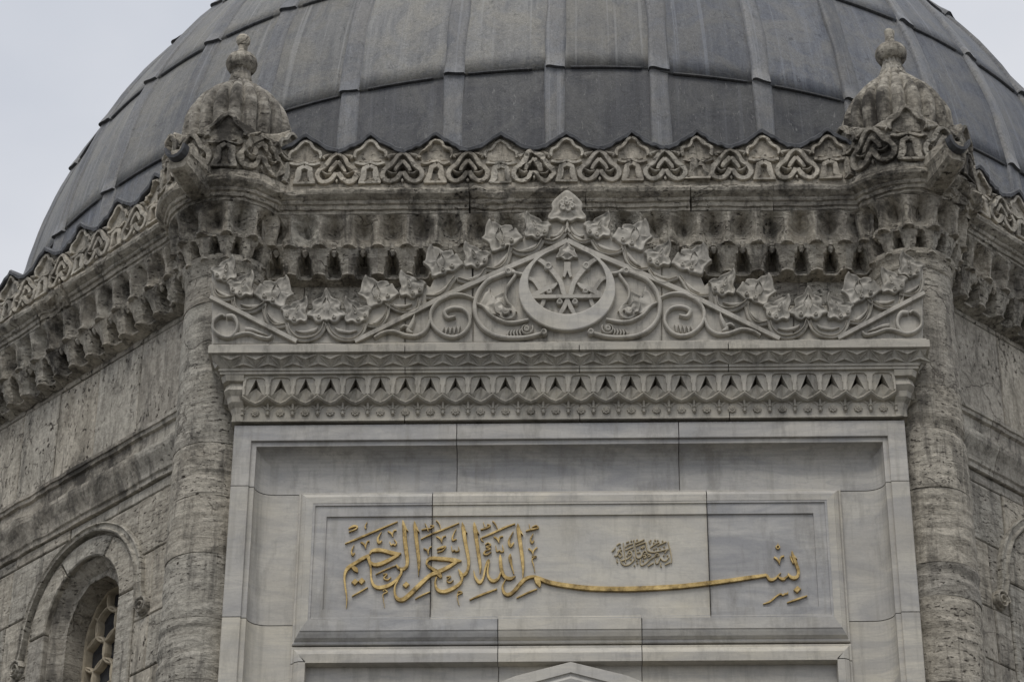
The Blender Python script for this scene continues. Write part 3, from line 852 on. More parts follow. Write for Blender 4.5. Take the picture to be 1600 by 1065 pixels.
# core mass behind the facing
mb = MB()
def boxmb(mb, x0, x1, Y0, Y1, z0, z1):
    V = [(x, y-OY, z) for z in (z0, z1) for x, y in ((x0, Y0), (x1, Y0), (x1, Y1), (x0, Y1))]
    mb.add(V, [(0, 1, 5, 4), (1, 2, 6, 5), (2, 3, 7, 6), (3, 0, 4, 7), (4, 5, 6, 7), (3, 2, 1, 0)])
boxmb(mb, -PW+.02, PW-.02, .15, .36, 5.2, 9.9)
boxmb(mb, -PW, -PW+.4, .12, .36, 0, 5.2); boxmb(mb, PW-.4, PW, .12, .36, 0, 5.2)
boxmb(mb, -PW+.4, PW-.4, .30, .36, 0, 5.2)
portal = mb.build('marble_portal', M['marble'], tomb, label='white marble portal front with stepped frame and gold inscription')
# outer frame: flat band, fillet, cavetto, flat field; t = distance from the outer edge
TF = .403
FP = [(0, .34), (0, .004), (.004, 0), (.104, 0), (.107, .003), (.107, .017), (.137, .017), (.138, .028)]
for i in range(1, 8):
    a = i/7*math.pi/2; FP.append((.138+.115*(1-math.cos(a)), .028+.097*math.sin(a)))
FP += [(.404, .125)]
def jamb(mb, sg, z0, z1, mitre):
    G = []
    for e in (0, 1):
        row = []
        for t, Y in FP:
            z = z0 if e == 0 else (ZTOP-t if mitre else z1)
            row.append((sg*(PW-t), Y-OY, z))
        G.append(row)
    mb.grid(G)
def lintel(mb, x0, x1, mL, mR):
    G = []
    for e in (0, 1):
        row = []
        for t, Y in FP:
            x = ((-PW+t) if mL else x0) if e == 0 else ((PW-t) if mR else x1)
            row.append((x, Y-OY, ZTOP-t))
        G.append(row)
    mb.grid(G)
zjl = [zt(751, 0, 360), zt(963, 0, 350), PB]; zjr = [zt(743, 0, 1415), zt(955, 0, 1435), PB]
zjl[0] = min(zjl[0], ZTOP-.409); zjr[0] = min(zjr[0], ZTOP-.409)
x1, x2 = xt(714, .08, 720), xt(1061, .08, 720); gp = .0025
mb = MB(); jamb(mb, -1, zjl[0]+gp, 0, True); lintel(mb, 0, x1-gp, True, False); mb.build('frame_slab', M['marble_grey'], portal)
mb = MB(); lintel(mb, x1+gp, x2-gp, False, False); mb.build('frame_slab', M['marble_grey'], portal)
mb = MB(); jamb(mb, 1, zjr[0]+gp, 0, True); lintel(mb, x2+gp, 0, False, True); mb.build('frame_slab', M['marble_grey'], portal)
for sg, zj in ((-1, zjl), (1, zjr)):
    for i in range(2):
        mb = MB(); jamb(mb, sg, zj[i+1]+gp, zj[i]-gp, False); mb.build('frame_slab', M['marble'] if (i+sg) % 3 else M['marble_warm'], portal)
# upper and lower inner frames, mitred round a rectangle
def rect_frame(x0, x1, z0, z1, prof, cuts_x=(), cuts_z=(), mats=None, name='panel_frame', bottom=True, kt=1., kb=1.):
    def seg(mb, side, a, b, mA, mB):
        G = []
        for e in (0, 1):
            row = []
            for t, Y in prof:
                if side in 'TB':
                    x = (x0+t if mA else a) if e == 0 else (x1-t if mB else b)
                    row.append((x, Y-OY, z1-t*kt if side == 'T' else z0+t*kb))
                else:
                    z = (z0+t*kb if mA else a) if e == 0 else (z1-t*kt if mB else b)
                    row.append((x0+t if side == 'L' else x1-t, Y-OY, z))
            G.append(row)
        mb.grid(G)
    R = random.Random(5)
    for side in ('T', 'B', 'L', 'R') if bottom else ('T', 'L', 'R'):
        cuts = list(cuts_x if side in 'TB' else cuts_z)
        if side in 'LR': ends = [z0]+cuts+[z1]
        else: ends = [x0]+(cuts if side == 'B' or bottom is False else [xt(676, .09, 780), xt(1104, .09, 780)])+[x1]
        for i in range(len(ends)-1):
            mb = MB(); a, b = ends[i]+(gp if i else 0), ends[i+1]-(gp if i < len(ends)-2 else 0)
            seg(mb, side, a, b, i == 0 and (bottom or side in 'T'), i == len(ends)-2)
            mb.build(name, M[R.choice(['marble', 'marble_warm', 'marble', 'marble_grey'])], portal)
X0 = xt(461, .1, 900); X1 = xt(1322.5, .1, 900); XP = (X1-X0)/2; XC = (X0+X1)/2
ZU1, ZU0 = zt(766, .1), zt(1004, .1)
UP = [(0, .15), (0, .108), (.004, .104), (.012, .104), (.014, .098), (.022, .085), (.036, .077), (.044, .074), (.046, .070), (.088, .070), (.090, .078), (.135, .080), (.138, .086), (.205, .0865), (.208, .092), (.23, .092)]
UPT = UP
rect_frame(XC-XP, XC+XP, ZU0, ZU1, UP[:11]+[(.10, .079)], (xt(778, .1, 990), xt(1003, .1, 990)), kb=1.62)
# inscription slabs: field with two sunk steps, cut at the photo's joints
xa, xb = xt(674, .09, 880), xt(1107, .09, 870)
ins = bpy.data.objects.new('inscription_panel', None)
def field(x0, x1, mat, eL, eR):
    """slab of the inscription panel: raised rim stepping down to the sunk field"""
    mb = MB(); zb, zt_ = ZU0+.088*1.62, ZU1-.088
    xl, xr = XC-XP+.088, XC+XP-.088
    steps = [(0, .072), (.014, .0722), (.016, .080), (.083, .0805), (.086, .092)]
    bt = [(0, .072), (.010, .0722), (.012, .082), (.07, .0825), (.072, .092)]
    xs0 = [x0]*5 if not eL else [x0+t for t, _ in steps]; xs1 = [x1]*5 if not eR else [x1-t for t, _ in steps]
    rings = []
    for i in range(5):
        Y = steps[i][1]
        rings.append([(xs0[i], Y-OY, zb+bt[i][0]), (xs1[i], Y-OY, zb+bt[i][0]), (xs1[i], Y-OY, zt_-steps[i][0]), (xs0[i], Y-OY, zt_-steps[i][0])])
    mb.grid(rings, True); e = 16; mb.F.append((e, e+1, e+2, e+3))
    mb.build('inscription_slab', mat, portal)
field(XC-XP+.088, xa-gp, M['marble_grey'], True, False)
field(xa+gp, xb-gp, M['marble_warm'], False, False)
field(xb+gp, XC+XP-.088, M['marble_grey'], False, True)
# lower frame and tympanum
ZL1 = zt(1007, .1)
rect_frame(XC-XP-.003, XC+XP+.003, PB, ZL1, UP[:10]+[(.09, .10), (.092, .14)], (xt(778, .1, 1020), xt(1003, .1, 1020)), (zt(1034, .08, 470),), name='lower_panel_frame', bottom=False, kt=1.3)
mb = MB()
for a, b, mt in ((XC-XP+.06, xt(779, .13, 1050), 'marble'), (xt(779, .13, 1050), xt(1003, .13, 1050), 'marble_warm'), (xt(1003, .13, 1050), XC+XP-.06, 'marble')):
    mb = MB(); slab(mb, [(a+gp, PB), (b-gp, PB), (b-gp, ZL1-.05), (a+gp, ZL1-.05)], -.02, .0, frontmap(.130), .002)
    mb.build('tympanum_slab', M[mt], portal)
# pointed door arch whose crown shows at the bottom edge
zA = zt(1033, .07); xA = XC
def archpts(dz, hw, z_end):
    P = [(xA-hw, z_end), (xA-hw, zA-1.15), (xA-hw*.985, zA-.95), (xA-hw*.93, zA-.72), (xA-hw*.8, zA-.45), (xA-hw*.55, zA-.225), (xA-hw*.27, zA-.085), (xA, zA)]
    P = P+[(2*xA-x, z) for x, z in reversed(P[:-1])]
    return [(x, z-dz) for x, z in P]
mb = MB(); G = []
prof = [(0, .128), (0, .072), (.003, .069), (.062, .069), (.064, .08), (.074, .082), (.095, .075), (.115, .078), (.13, .10), (.15, .125), (.155, .125), (.155, .30)]
for t, Y in prof:
    hw = 1.16-t*.9
    G.append([(x, Y-OY, z) for x, z in archpts(t*1.05, hw, PB)])
mb.grid(G); mb.build('door_arch', M['marble_warm'], portal, label='crown of a moulded pointed marble door arch')
mb = MB(); P = archpts(.16, 1.0, PB); mb.add([(x, .20-OY, z) for x, z in P], [tuple(range(len(P)))]); mb.build('door_recess', M['door_shade'], portal)  # flat dark sheet filling the arch; the opening's shade is in its colour

# ------------------------------------------------------------------ portal cornice
zf = lambda p, pr: zt(p, -pr)
zsh = zt(535, -.165)
z549, z571, z580, zcell0, zfb = zf(546, .165), zf(571, .10), zf(580, .095), zf(612, .085), zf(655, .012)
prof = [(-.25, zsh+.004), (.160, zsh+.004), (.165, zsh), (.165, z549), (.158, z549-.003), (.148, z549-.006), (.10, z571), (.104, z571-.003), (.104, z571-.018), (.096, z571-.02), (.096, z580), (.08, z580-.004), (-.10, z580-.006), (-.10, zcell0-.03), (.012, zcell0-.036), (.012, zfb+.012), (.018, zfb+.010), (.018, zfb), (-.25, zfb)]
def portal_loop(prof, x_cuts):
    xs = [None]+x_cuts+[None]
    res = []
    for i in range(len(xs)-1):
        mb = MB(); G = []
        pts = []
        if xs[i] is None: pts += ['BL', 'FL']
        else: pts += [xs[i]+gp]
        if xs[i+1] is None: pts += ['FR', 'BR']
        else: pts += [xs[i+1]-gp]
        for p in pts:
            row = []
            for o, z in prof:
                if p == 'BL': row.append((-PW-o, .31-OY, z))
                elif p == 'FL': row.append((-PW-o, -o-OY, z))
                elif p == 'FR': row.append((PW+o, -o-OY, z))
                elif p == 'BR': row.append((PW+o, .31-OY, z))
                else: row.append((p, -o-OY, z))
            G.append(row)
        mb.grid(G, True); res.append(mb)
    return res
pc = None
cuts = [xt(633, -.12, 560), xt(905, -.12, 545), xt(1138, -.12, 560)]
cpar = None
for i, mb in enumerate(portal_loop(prof, cuts)):
    if cpar is None:
        cpar = mb.build('portal_cornice', M['marble_carved'], tomb, label='projecting marble cornice of star facets, pointed niches and small rosettes over the inscription')
    else: mb.build('cornice_length', M['marble_carved'], cpar)
PC = .1505; NC = 26
# star band facet pair: sunk three-sided pyramids
def star_mesh():
    mb = MB(); n0 = Vector((0, -.1485, z549-.006)); n1 = Vector((0, -.1005, z571))
    base = n0.lerp(n1, .5); nrm = Vector((0, -(n0.z-n1.z), -(.048))).normalized()
    h = PC/2
    top, bot = n0-base, n1-base
    def tri(a, b, c):
        q = len(mb.V); ce = (a+b+c)/3
        l = nrm*.004; dn = -nrm*.014
        k = lambda p: ce+(p-ce)*.86+l
        P = [a+l, b+l, c+l, k(a), k(b), k(c)]
        mb.V += [tuple(x) for x in P]; mb.V.append(tuple(ce+nrm*.016))
        mb.F += [(q, q+1, q+4, q+3), (q+1, q+2, q+5, q+4), (q+2, q, q+3, q+5), (q+3, q+4, q+6), (q+4, q+5, q+6), (q+5, q+3, q+6)]
        # sunk halves beside each raised rib
    X = Vector((1, 0, 0))
    def star(a, b, c):
        ce = (a+b+c)/3
        q = len(mb.V)
        up = nrm*.017
        for u, v in ((a, b), (b, c), (c, a)):
            mid = (u+v+ce)/3
            q = len(mb.V)
            mb.V += [tuple(u+nrm*.003), tuple(v+nrm*.003), tuple(ce+up), tuple(mid-nrm*.004)]
            mb.F += [(q, q+1, q+3), (q+1, q+2, q+3), (q+2, q, q+3)]
    star(top-X*h, bot, top+X*h)
    star(bot, bot+X*PC, top+X*h)
    m = bpy.data.meshes.new('star_facet'); m.from_pydata(mb.V, [], mb.F); m.validate(); m.materials.append(M['marble_carved'])
    return m, base
sm_, sb = star_mesh()
for i in range(-14, 14):
    o = link('star_facet', sm_, cpar, loc=(i*PC+PC/2, sb.y-OY, sb.z))
for sg in (-1, 1):
    for j in range(2):
        o = link('star_facet', sm_, cpar, loc=(sg*(PW-sb.y*-1*-1) if False else sg*(PW-sb.y), -OY+.0+j*PC, sb.z), rz=sg*math.pi/2)
# pointed niche cell
def cell_mesh():
    mb = MB(); h = z580-.004-zcell0; w = PC/2; d = .072
    def P(x, z, o): return (x, -o, z)
    zb = -.0
    for s in (-1, 1):
        q = len(mb.V)
        # outer frame strip, stepped inner panel, V-cut flank
        mb.V += [P(s*w, 0, d+.014), P(s*w, h, d+.006), P(0, h, d+.006), P(0, h*.93, d+.006),
                 P(s*w*.55, h*.90, d+.006), P(s*w*.76, h*.80, d+.006), P(s*w*.80, h*.48, d+.006), P(s*w*.86, h*.42, d+.006), P(s*w*.84, h*.02, d+.01),
                 P(s*w*.74, h*.79, d-.004), P(s*w*.53, h*.885, d-.004), P(0, h*.915, d-.004), P(s*w*.78, h*.47, d-.004), P(s*w*.82, h*.02, d*.82),
                 P(s*w*.54, h*.13, d*.86), P(0, h*.90, d-.006), P(0, h*.54, d*.47), P(0, -h*.16, d*.42), P(s*w*.45, -h*.10, d*.62), P(0, h*.92, -.085), P(0, h*.30, -.085)]
        A_ = lambda *i: mb.F.append(tuple(q+j for j in (i if s > 0 else reversed(i))))
        A_(0, 1, 2, 3, 4, 5, 6, 7, 8)
        A_(4, 3, 11, 10); A_(5, 4, 10, 9); A_(6, 5, 9, 12); A_(8, 7, 6, 12, 13)
        A_(9, 10, 11, 15, 14, 13, 12)            # panel flank to the V edge
        A_(15, 19, 20, 14); A_(14, 20, 16)           # deep niche
        A_(14, 16, 17, 18); A_(13, 14, 18); A_(8, 13, 18, 0)
        # lip thickness and soffit
        L_ = [0, 18, 17]; q2 = len(mb.V)
        for i in L_:
            v = mb.V[q+i]; mb.V.append((v[0], v[1]-.004, v[2]-.012))
        for i in L_:
            v = mb.V[q+i]; mb.V.append((v[0], v[1]+.006, v[2]-.022))
        mb.V += [P(s*w, -.040, .012), P(s*w*.45, -.044, .010), P(0, -.048, .008)]
        B_ = lambda *i: mb.F.append(tuple(i if s > 0 else reversed(i)))
        for a in range(2):
            B_(q+L_[a], q+L_[a+1], q2+a+1, q2+a); B_(q2+a, q2+a+1, q2+a+4, q2+a+3); B_(q2+a+3, q2+a+4, q2+a+7, q2+a+6)
    # small knop and stem running down the frieze under each arris
    m = bpy.data.meshes.new('niche'); m.from_pydata(mb.V, [], mb.F); m.validate(); m.materials.append(M['marble_carved'])
    return m
cm = cell_mesh()
def pend_mesh():
    mb = MB(); h = zcell0-zfb; G = []
    for z, r, o in ((0, .020, .06), (-.02, .012, .045), (-.03, .008, .03), (-h*.45, .007, .022), (-h*.47, .012, .024), (-h*.52, .012, .024), (-h*.55, .007, .021), (-h*.68, .008, .021), (-h*.72, .013, .02), (-h*.8, .002, .014)):
        G.append([(math.cos(a)*r, -o+abs(math.sin(a))*-r, z) for a in [j*math.pi/6 for j in range(7)]])
    mb.grid(G); m = bpy.data.meshes.new('frieze_drop'); m.from_pydata(mb.V, [], mb.F); m.materials.append(M['marble_carved']); return m
pm_ = pend_mesh()
def ros_mesh():
    mb = MB(); f = lambda x, o, z: (x, -o, z)
    disc(mb, 0, 0, .012, .016, f, 10)
    for j in range(8):
        a = j*math.pi/4; disc(mb, math.cos(a)*.018, math.sin(a)*.018, .0085, .012, f, 8)
    m = bpy.data.meshes.new('rosette'); m.from_pydata(mb.V, [], mb.F); m.materials.append(M['marble_carved']); return m
rm = ros_mesh()
def scal_mesh():
    """thin raised spandrel that leaves an arched field round the rosette"""
    mb = MB(); h = zcell0-zfb; P = []
    f = lambda x, o, z: (x, -o, z)
    ribbon(mb, [(-PC*.44, -h*.62, .012), (-PC*.42, -h*.45, .012), (-PC*.3, -h*.3, .012), (0, -h*.22, .012), (PC*.3, -h*.3, .012), (PC*.42, -h*.45, .012), (PC*.44, -h*.62, .012)], .006, f, 'flat', 3)
    m = bpy.data.meshes.new('frieze_arch'); m.from_pydata(mb.V, [], mb.F); m.materials.append(M['marble_carved']); return m
sm2 = scal_mesh()
zfr = lerp(zcell0, zfb, .60)
for i in range(NC):
    x = (i-(NC-1)/2)*PC
    link('niche', cm, cpar, loc=(x, -OY, zcell0))
    link('rosette', rm, cpar, loc=(x, -.012-OY, zfr))
    link('frieze_arch', sm2, cpar, loc=(x, -.012-OY, zcell0))
for i in range(NC+1):
    x = (i-NC/2)*PC
    link('frieze_drop', pm_, cpar, loc=(x, -OY, zcell0))
for sg in (-1, 1):
    link('niche', cm, cpar, loc=(sg*PW, PC*.5+.03-OY, zcell0), rz=sg*math.pi/2)
    link('niche', cm, cpar, loc=(sg*PW, PC*1.5+.03-OY, zcell0), rz=sg*math.pi/2)
    mb = MB(); x0 = sg*(NC/2*PC); x1_ = sg*(PW+.06)
    G = []
    for z, g_ in ((z580-.005, .095), (lerp(z580, zcell0, .3), .085), (lerp(z580, zcell0, .35), .062), (lerp(z580, zcell0, .7), .075), (lerp(z580, zcell0, .95), .055), (zcell0-.03, .05), (zcell0-.06, .03), (zfb+.05, .022), (zfb, .02)):
        q = PW+g_*.95
        G.append([(sg*(PW-.06), -.005-OY, z), (sg*(PW-.05), -g_-OY, z), (sg*(q-.03), -g_-OY-.004, z), (sg*q, -g_+.03-OY, z), (sg*q, .06-OY, z)])
    mb.grid(G); mb.build('corner_bracket', M['marble_carved'], cpar)

# ------------------------------------------------------------------ pediment: slab > leaves, scrolls, crescent
YP = -.12
pm = pxmap(YP)
def z6(x, y): return (320+x/3.945, 280+y/3.945)
def z7(x, y): return (700+x/3.945, 280+y/3.945)
def z8(x, y): return (320+x/7.345, 400+y/7.345)
def z9(x, y): return (730+x/6.2625, 370+y/6.2625)     # 1002/160
MIR = 886.5
half = [(331, 534), (331, 415), (350, 415), (358, 440), (374, 444), (386, 452), (394, 466), (402, 452), (432, 455), (440, 474), (446, 492), (462, 482), (474, 490), (484, 500), (492, 486), (503, 468), (518, 468), (529, 486), (536, 500), (548, 488), (563, 482), (575, 492), (580, 474), (588, 455), (616, 452), (626, 466), (636, 452), (662, 444), (672, 452), (682, 430), (690, 404), (714, 404), (726, 424), (738, 404), (764, 398), (772, 392), (778, 366), (806, 362), (816, 380), (826, 362), (856, 352), (862, 342), (868, 328), (876, 312)]
half = half[:2]+[(x, y-5) for x, y in half[2:]]
poly = half+[(2*MIR-x, y) for x, y in reversed(half)]
poly = [(x, y+(x-MIR)*-.0068) for x, y in poly]
def tilt(x, y): return y-(x-MIR)*.0068*0
cutx = [633, 739, 1034, 1240]
def clip(poly, x0, x1):
    def side(P, x, keep):
        Q = []
        for i in range(len(P)):
            a, b = P[i], P[(i+1) % len(P)]
            ia, ib = keep(a[0]), keep(b[0])
            if ia: Q.append(a)
            if ia != ib:
                t = (x-a[0])/(b[0]-a[0]); Q.append((x, a[1]+(b[1]-a[1])*t))
        return Q
    P = side(poly, x0, lambda v: v >= x0); return side(P, x1, lambda v: v <= x1)
ped = None
edges = [300]+cutx+[1500]
for i, (a, b) in enumerate(zip(edges, edges[1:])):
    P = clip(poly, a+.35, b-.35)
    P = [at(x, y, YP) for x, y in P]; P = [(p.x, p.z) for p in P]
    mb = MB(); slab(mb, P, -.10, 0, frontmap(YP), .006)
    if ped is None: ped = mb.build('pediment', M['marble_ped'], tomb, label='carved marble pediment of leaves and scrolls with a crescent medallion')
    else: mb.build('pediment_slab', M['marble_ped'], ped)
mb = MB(); sweep(mb, frontmap(YP), at(328, 536, YP).x, at(1447, 530, YP).x, [(-.1, zsh), (.016, zsh), (.016, zsh+.022), (.010, zsh+.03), (0, zsh+.03), (-.1, zsh+.03)]); mb.build('base_fillet', M['marble_ped'], ped)
def both(fn):
    for mir in (False, True): fn((lambda x, y: (2*MIR-x, y-.0068*2*(MIR-x)*0)) if mir else (lambda x, y: (x, y)))
SK = .0068
def sk(x, y): return y-(x-MIR)*SK
RI = [0]
def rib(name, P, h=.026, prof='round', closed=False, n=5, mirror=True, base=0., mat='marble_ped'):
    for mir in ((False, True) if mirror else (False,)):
        Q = [((2*MIR-x) if mir else x, y, w) for x, y, w in P]
        # the traced half lies left of the axis; its tilt across the picture is mirrored too
        Q = [(x, y-(x-MIR)*SK*(1 if mir else 0)*1.7, w) for x, y, w in Q]
        if base:
            def mm(px, o, py): return pm(px, o+base, py)
        else: mm = pm
        RI[0] = (RI[0]+1) % 31
        mb = MB(); ribbon(mb, Q, h+RI[0]*.00015, mm, prof, n, closed); mb.build(name, M[mat], ped, smooth=False)
def ty(mir, x, y): return y-(x-MIR)*SK*1.7 if mir else y
# rails
rib('rail', [(555, 536, 7), (620, 504, 7.5), (700, 463.5, 8), (790, 423, 8), (850, 397, 8), (886.5, 379, 8)], .03, 'flat')
rib('rail', [(329, 467, 6.5), (373, 489, 7), (417, 512, 7), (464, 536, 7)], .03, 'flat')
# festoon arcs along the rails
arcs = [[(331, 444), (336, 462), (349, 470), (368, 467)], [(364, 468), (368, 484), (380, 489.5), (397, 488), (411, 480), (416, 475)],
        [(413, 478), (414, 492), (420, 505), (430, 512.5), (446, 510.5)], [(448, 508), (452, 520), (462, 530), (475, 533.5), (492, 530), (504, 520), (509, 507)]]
V0 = 510
arcsR = [[(2*V0-x, y) for x, y in a] for a in arcs[1:]]
arcsR = arcsR[::-1]
arcsR += [[(666, 467), (684, 466.5), (696, 459), (706, 444), (712, 436)], [(715, 439), (737, 444.5), (750, 438), (759.5, 424)], [(760, 424), (779, 424.5), (793, 411), (799, 388)], [(800, 393), (808, 398), (821.5, 399.5), (838, 394), (849, 378)], [(850, 379), (864, 381.5), (876, 376), (884, 366)]]
for a in arcs+arcsR: rib('festoon', [(x, y, 6.5) for x, y in a], .03, 'cove')
# small buds between the arcs and bead curls inside them
for a in arcs+arcsR:
    mx_, my_ = sum(p[0] for p in a)/len(a), sum(p[1] for p in a)/len(a)
    (ax, ay), (bx, by) = a[0], a[-1]
    ux, uy = bx-ax, by-ay; l = math.hypot(ux, uy); ux /= l; uy /= l
    cxm, cym = (ax+bx)/2, (ay+by)/2
    dxm, dym = mx_-cxm, my_-cym
    c0 = (cxm+dxm*.75, cym+dym*.75)
    L_ = [(c0[0]-ux*l*.26, c0[1]-uy*l*.26, 1.5), (c0[0]-ux*l*.05+dxm*.18, c0[1]-uy*l*.05+dym*.18, 5), (c0[0]+ux*l*.2, c0[1]+uy*l*.2, 6.5), (c0[0]+ux*l*.3-dxm*.3, c0[1]+uy*l*.3-dym*.3, 3)]
    rib('curl_leaf', L_, .018, 'round')
# leaves: three outlines traced once
LC = [(570, 460), (612, 400), (645, 350), (672, 362), (690, 322), (760, 318), (800, 330), (850, 290), (905, 280), (930, 252), (968, 320), (985, 430), (1012, 462), (955, 500), (925, 535), (905, 605), (868, 612), (820, 590), (768, 578), (738, 545), (690, 548), (650, 525), (600, 480)]
LB = [(880, 635), (930, 600), (985, 605), (1010, 575), (1060, 552), (1120, 530), (1160, 493), (1178, 560), (1172, 610), (1150, 680), (1172, 735), (1150, 782), (1090, 768), (1030, 802), (985, 770), (940, 757), (915, 715), (910, 665)]
LP = [(1425, 405), (1398, 445), (1375, 500), (1335, 525), (1300, 540), (1268, 575), (1282, 640), (1230, 675), (1212, 715), (1270, 730), (1300, 770), (1350, 788), (1392, 762), (1425, 775)]
LP = LP+[(2850-x, y) for x, y in reversed(LP[1:-1])]
LEAF = {'c': (LC, (735, 552), [(690, 495, 27), (785, 540, 27)], (850, 450)), 'b': (LB, (985, 772), [(950, 720, 24), (1025, 758, 26)], (1085, 660)), 'p': (LP, (1425, 775), [(1345, 735, 26), (1505, 735, 26)], (1425, 610))}
def leaf(kind, bx, by, mir=False, rot=0, sc=1., mirror=True):
    out_, base, vol, cen = LEAF[kind]
    def tr(x, y):
        dx, dy = (x-base[0])/7.345*sc, (y-base[1])/7.345*sc
        if mir: dx = -dx
        c, s = math.cos(rot), math.sin(rot); dx *= 1.06; dy *= 1.03
        return (bx+dx*c-dy*s, by+dx*s+dy*c)
    for m2_ in ((False, True) if mirror else (False,)):
        def T(x, y):
            x, y = tr(x, y)
            if m2_: x = 2*MIR-x
            return x, ty(m2_, x, y)
        mb = MB()
        jit = rnd.uniform(.9, 1.12)
        P = [T(x, y) for x, y in out_]
        dome_leaf(mb, P, .024*jit, lambda x, o, z: pm(x, o+.008, z), .9, 3, T(*cen))
        # turned-back root so the leaf stands free above the slab
        for x, y, r in vol:
            X, Y = T(x, y); disc(mb, X, Y, r/7.345*sc, .046, lambda x, o, z: pm(x, o+.004, z), 12)
        # inner bud and vein
        cx_, cy_ = cen
        if kind == 'b':
            ov = [(cx_-40, cy_+40), (cx_-45, cy_-5), (cx_-10, cy_-55), (cx_+5, cy_-60), (cx_+2, cy_), (cx_-15, cy_+35)]
            dome_leaf(mb, [T(x, y) for x, y in ov], .018, lambda x, o, z: pm(x, o+.030, z), .6, 2)
        else:
            for sg in (-1, 1):
                ribbon(mb, [T(cx_+sg*8-(0 if kind == 'p' else 30), cy_-90)+(1.2,), T(cx_+sg*45-(0 if kind == 'p' else 30), cy_-10)+(2,), T(cx_+sg*20-(0 if kind == 'p' else 40), cy_+60)+(1.2,)], .013, lambda x, o, z: pm(x, o+.031, z), 'round', 3)
        mb.V = erode(mb.V, .0025, 20, bx)
        lf = mb.build('leaf', M['marble_ped'], ped, smooth=True)
        zz_ = [v.co.z for v in lf.data.vertices]; za, zb = min(zz_), max(zz_)
        ga = lf.data.attributes.new('grime', 'FLOAT', 'POINT')
        for v in lf.data.vertices: ga.data[v.index].value = sat(((v.co.z-za)/(zb-za)-.3)*1.9)*jit*.95
leaf('p', 510.5, 505.5)
for bx, by, kd in ((454, 505, 'b'), (420, 475, 'c'), (370, 464.5, 'b'), (346, 441, 'b')):
    leaf(kd, bx, by, False, 0 if bx > 350 else -.15, 1 if bx > 350 else .95)
for bx, by, kd, rt in ((566, 505, 'b', 0), (600, 475, 'c', 0), (651, 465, 'b', .03), (700, 428, 'c', .05), (752, 419, 'b', 0), (793, 388, 'c', 0), (846, 374, 'b', .05)):
    leaf(kd, bx, by, True, rt)
# apex leaf with its rosette
AP = [(0, -95), (-30, -80), (-75, -40), (-95, -10), (-90, 25), (-118, 65), (-100, 86), (-62, 78), (-25, 97), (0, 88)]
AP = AP+[(-x, y) for x, y in reversed(AP[1:-1])]
mb = MB(); P = [(886+x/3.945, 326+y/3.945) for x, y in AP]
dome_leaf(mb, P, .024, lambda x, o, z: pm(x, o+.012, z), .9, 3)
mb.build('leaf', M['marble_ped'], ped, smooth=True, label='pointed top leaf bearing a rosette')
mb = MB()
for j in range(6):
    a = j*math.pi/3+.3; disc(mb, 886+math.cos(a)*8.2, 326+math.sin(a)*7.2, 5.2, .022, lambda x, o, z: pm(x, o+.034, z), 10)
disc(mb, 886, 326, 4, .03, lambda x, o, z: pm(x, o+.036, z), 10); mb.build('rosette', M['marble_ped'], ped, smooth=True)
rib('stem', [(886.5, 348, 5), (886.5, 358, 5), (882, 366, 5)], .024, 'round')
rib('curl_leaf', [(860, 371, 2), (869, 371, 6), (877, 364, 7), (880, 357, 3)], .02, 'round')
# crescent
mb = MB(); Po = at(886, 455.7, YP); Pi = at(886.3, 443, YP); ro, ri = 76.5*.00386, 61.6*.00386
d = Po.z-Pi.z; D_ = abs(d)
xi = (ro*ro-ri*ri+D_*D_)/(2*D_); ang_o = math.acos(max(-1, min(1, xi/ro))); ang_i = math.acos(max(-1, min(1, (xi-D_)/ri)))
pts_o = []; n = 64
for i in range(n+1):
    a = math.pi/2+ang_o+(2*math.pi-2*ang_o)*i/n; pts_o.append((Po.x+math.cos(a)*ro, Po.z+math.sin(a)*ro))
pts_i = []
for i in range(n+1):
    a = math.pi/2+ang_i+(2*math.pi-2*ang_i)*i/n; pts_i.append((Pi.x+math.cos(a)*ri, Pi.z+math.sin(a)*ri))
G = []; fm_ = frontmap(YP)
for (x0, z0), (x1_, z1_) in zip(pts_o, pts_i):
    G.append([fm_(x0, -.01, z0), fm_(x0, .032, z0), fm_(lerp(x0, x1_, .06), .036, lerp(z0, z1_, .06)), fm_(lerp(x0, x1_, .94), .036, lerp(z0, z1_, .94)), fm_(x1_, .032, z1_), fm_(x1_, -.01, z1_)])
mb.grid(G); mb.build('crescent', M['marble'], ped, label='smooth pale marble crescent')
# tracery inside the crescent
rib('bar', [(830, 467.5, 6.5), (943, 466.5, 6.5)], .03, 'flat', mirror=False)
rib('tracery', [z9(620, 215)+(4,), z9(720, 255)+(7,), z9(800, 320)+(8,), z9(870, 400)+(8,), z9(920, 480)+(8,), z9(945, 570)+(8,), z9(965, 600)+(4,)], .026, 'flat')
rib('tracery', [z9(975, 620)+(3,), z9(960, 680)+(7,), z9(930, 740)+(7,), z9(895, 800)+(4,)], .024, 'flat')
rib('tracery', [z9(590, 415)+(5,), z9(650, 440)+(6.5,), z9(695, 500)+(6.5,), z9(730, 560)+(6.5,), z9(750, 620)+(6.5,), z9(735, 680)+(6.5,), z9(695, 740)+(4,)], .022, 'flat')
rib('tracery', [z9(620, 595)+(4,), z9(690, 570)+(8,), z9(760, 535)+(8,), z9(830, 510)+(8,), z9(880, 475)+(3,)], .028, 'flat')
rib('tracery', [z9(965, 265)+(6,), z9(965, 340)+(6,), z9(945, 410)+(4,)], .024, 'flat')
mb = MB()
PL = [(0, -100), (-35, -55), (-75, -30), (-80, 0), (-110, 60), (-60, 52), (-25, 78), (0, 78)]
PL = PL+[(-x, y) for x, y in reversed(PL[1:-1])]
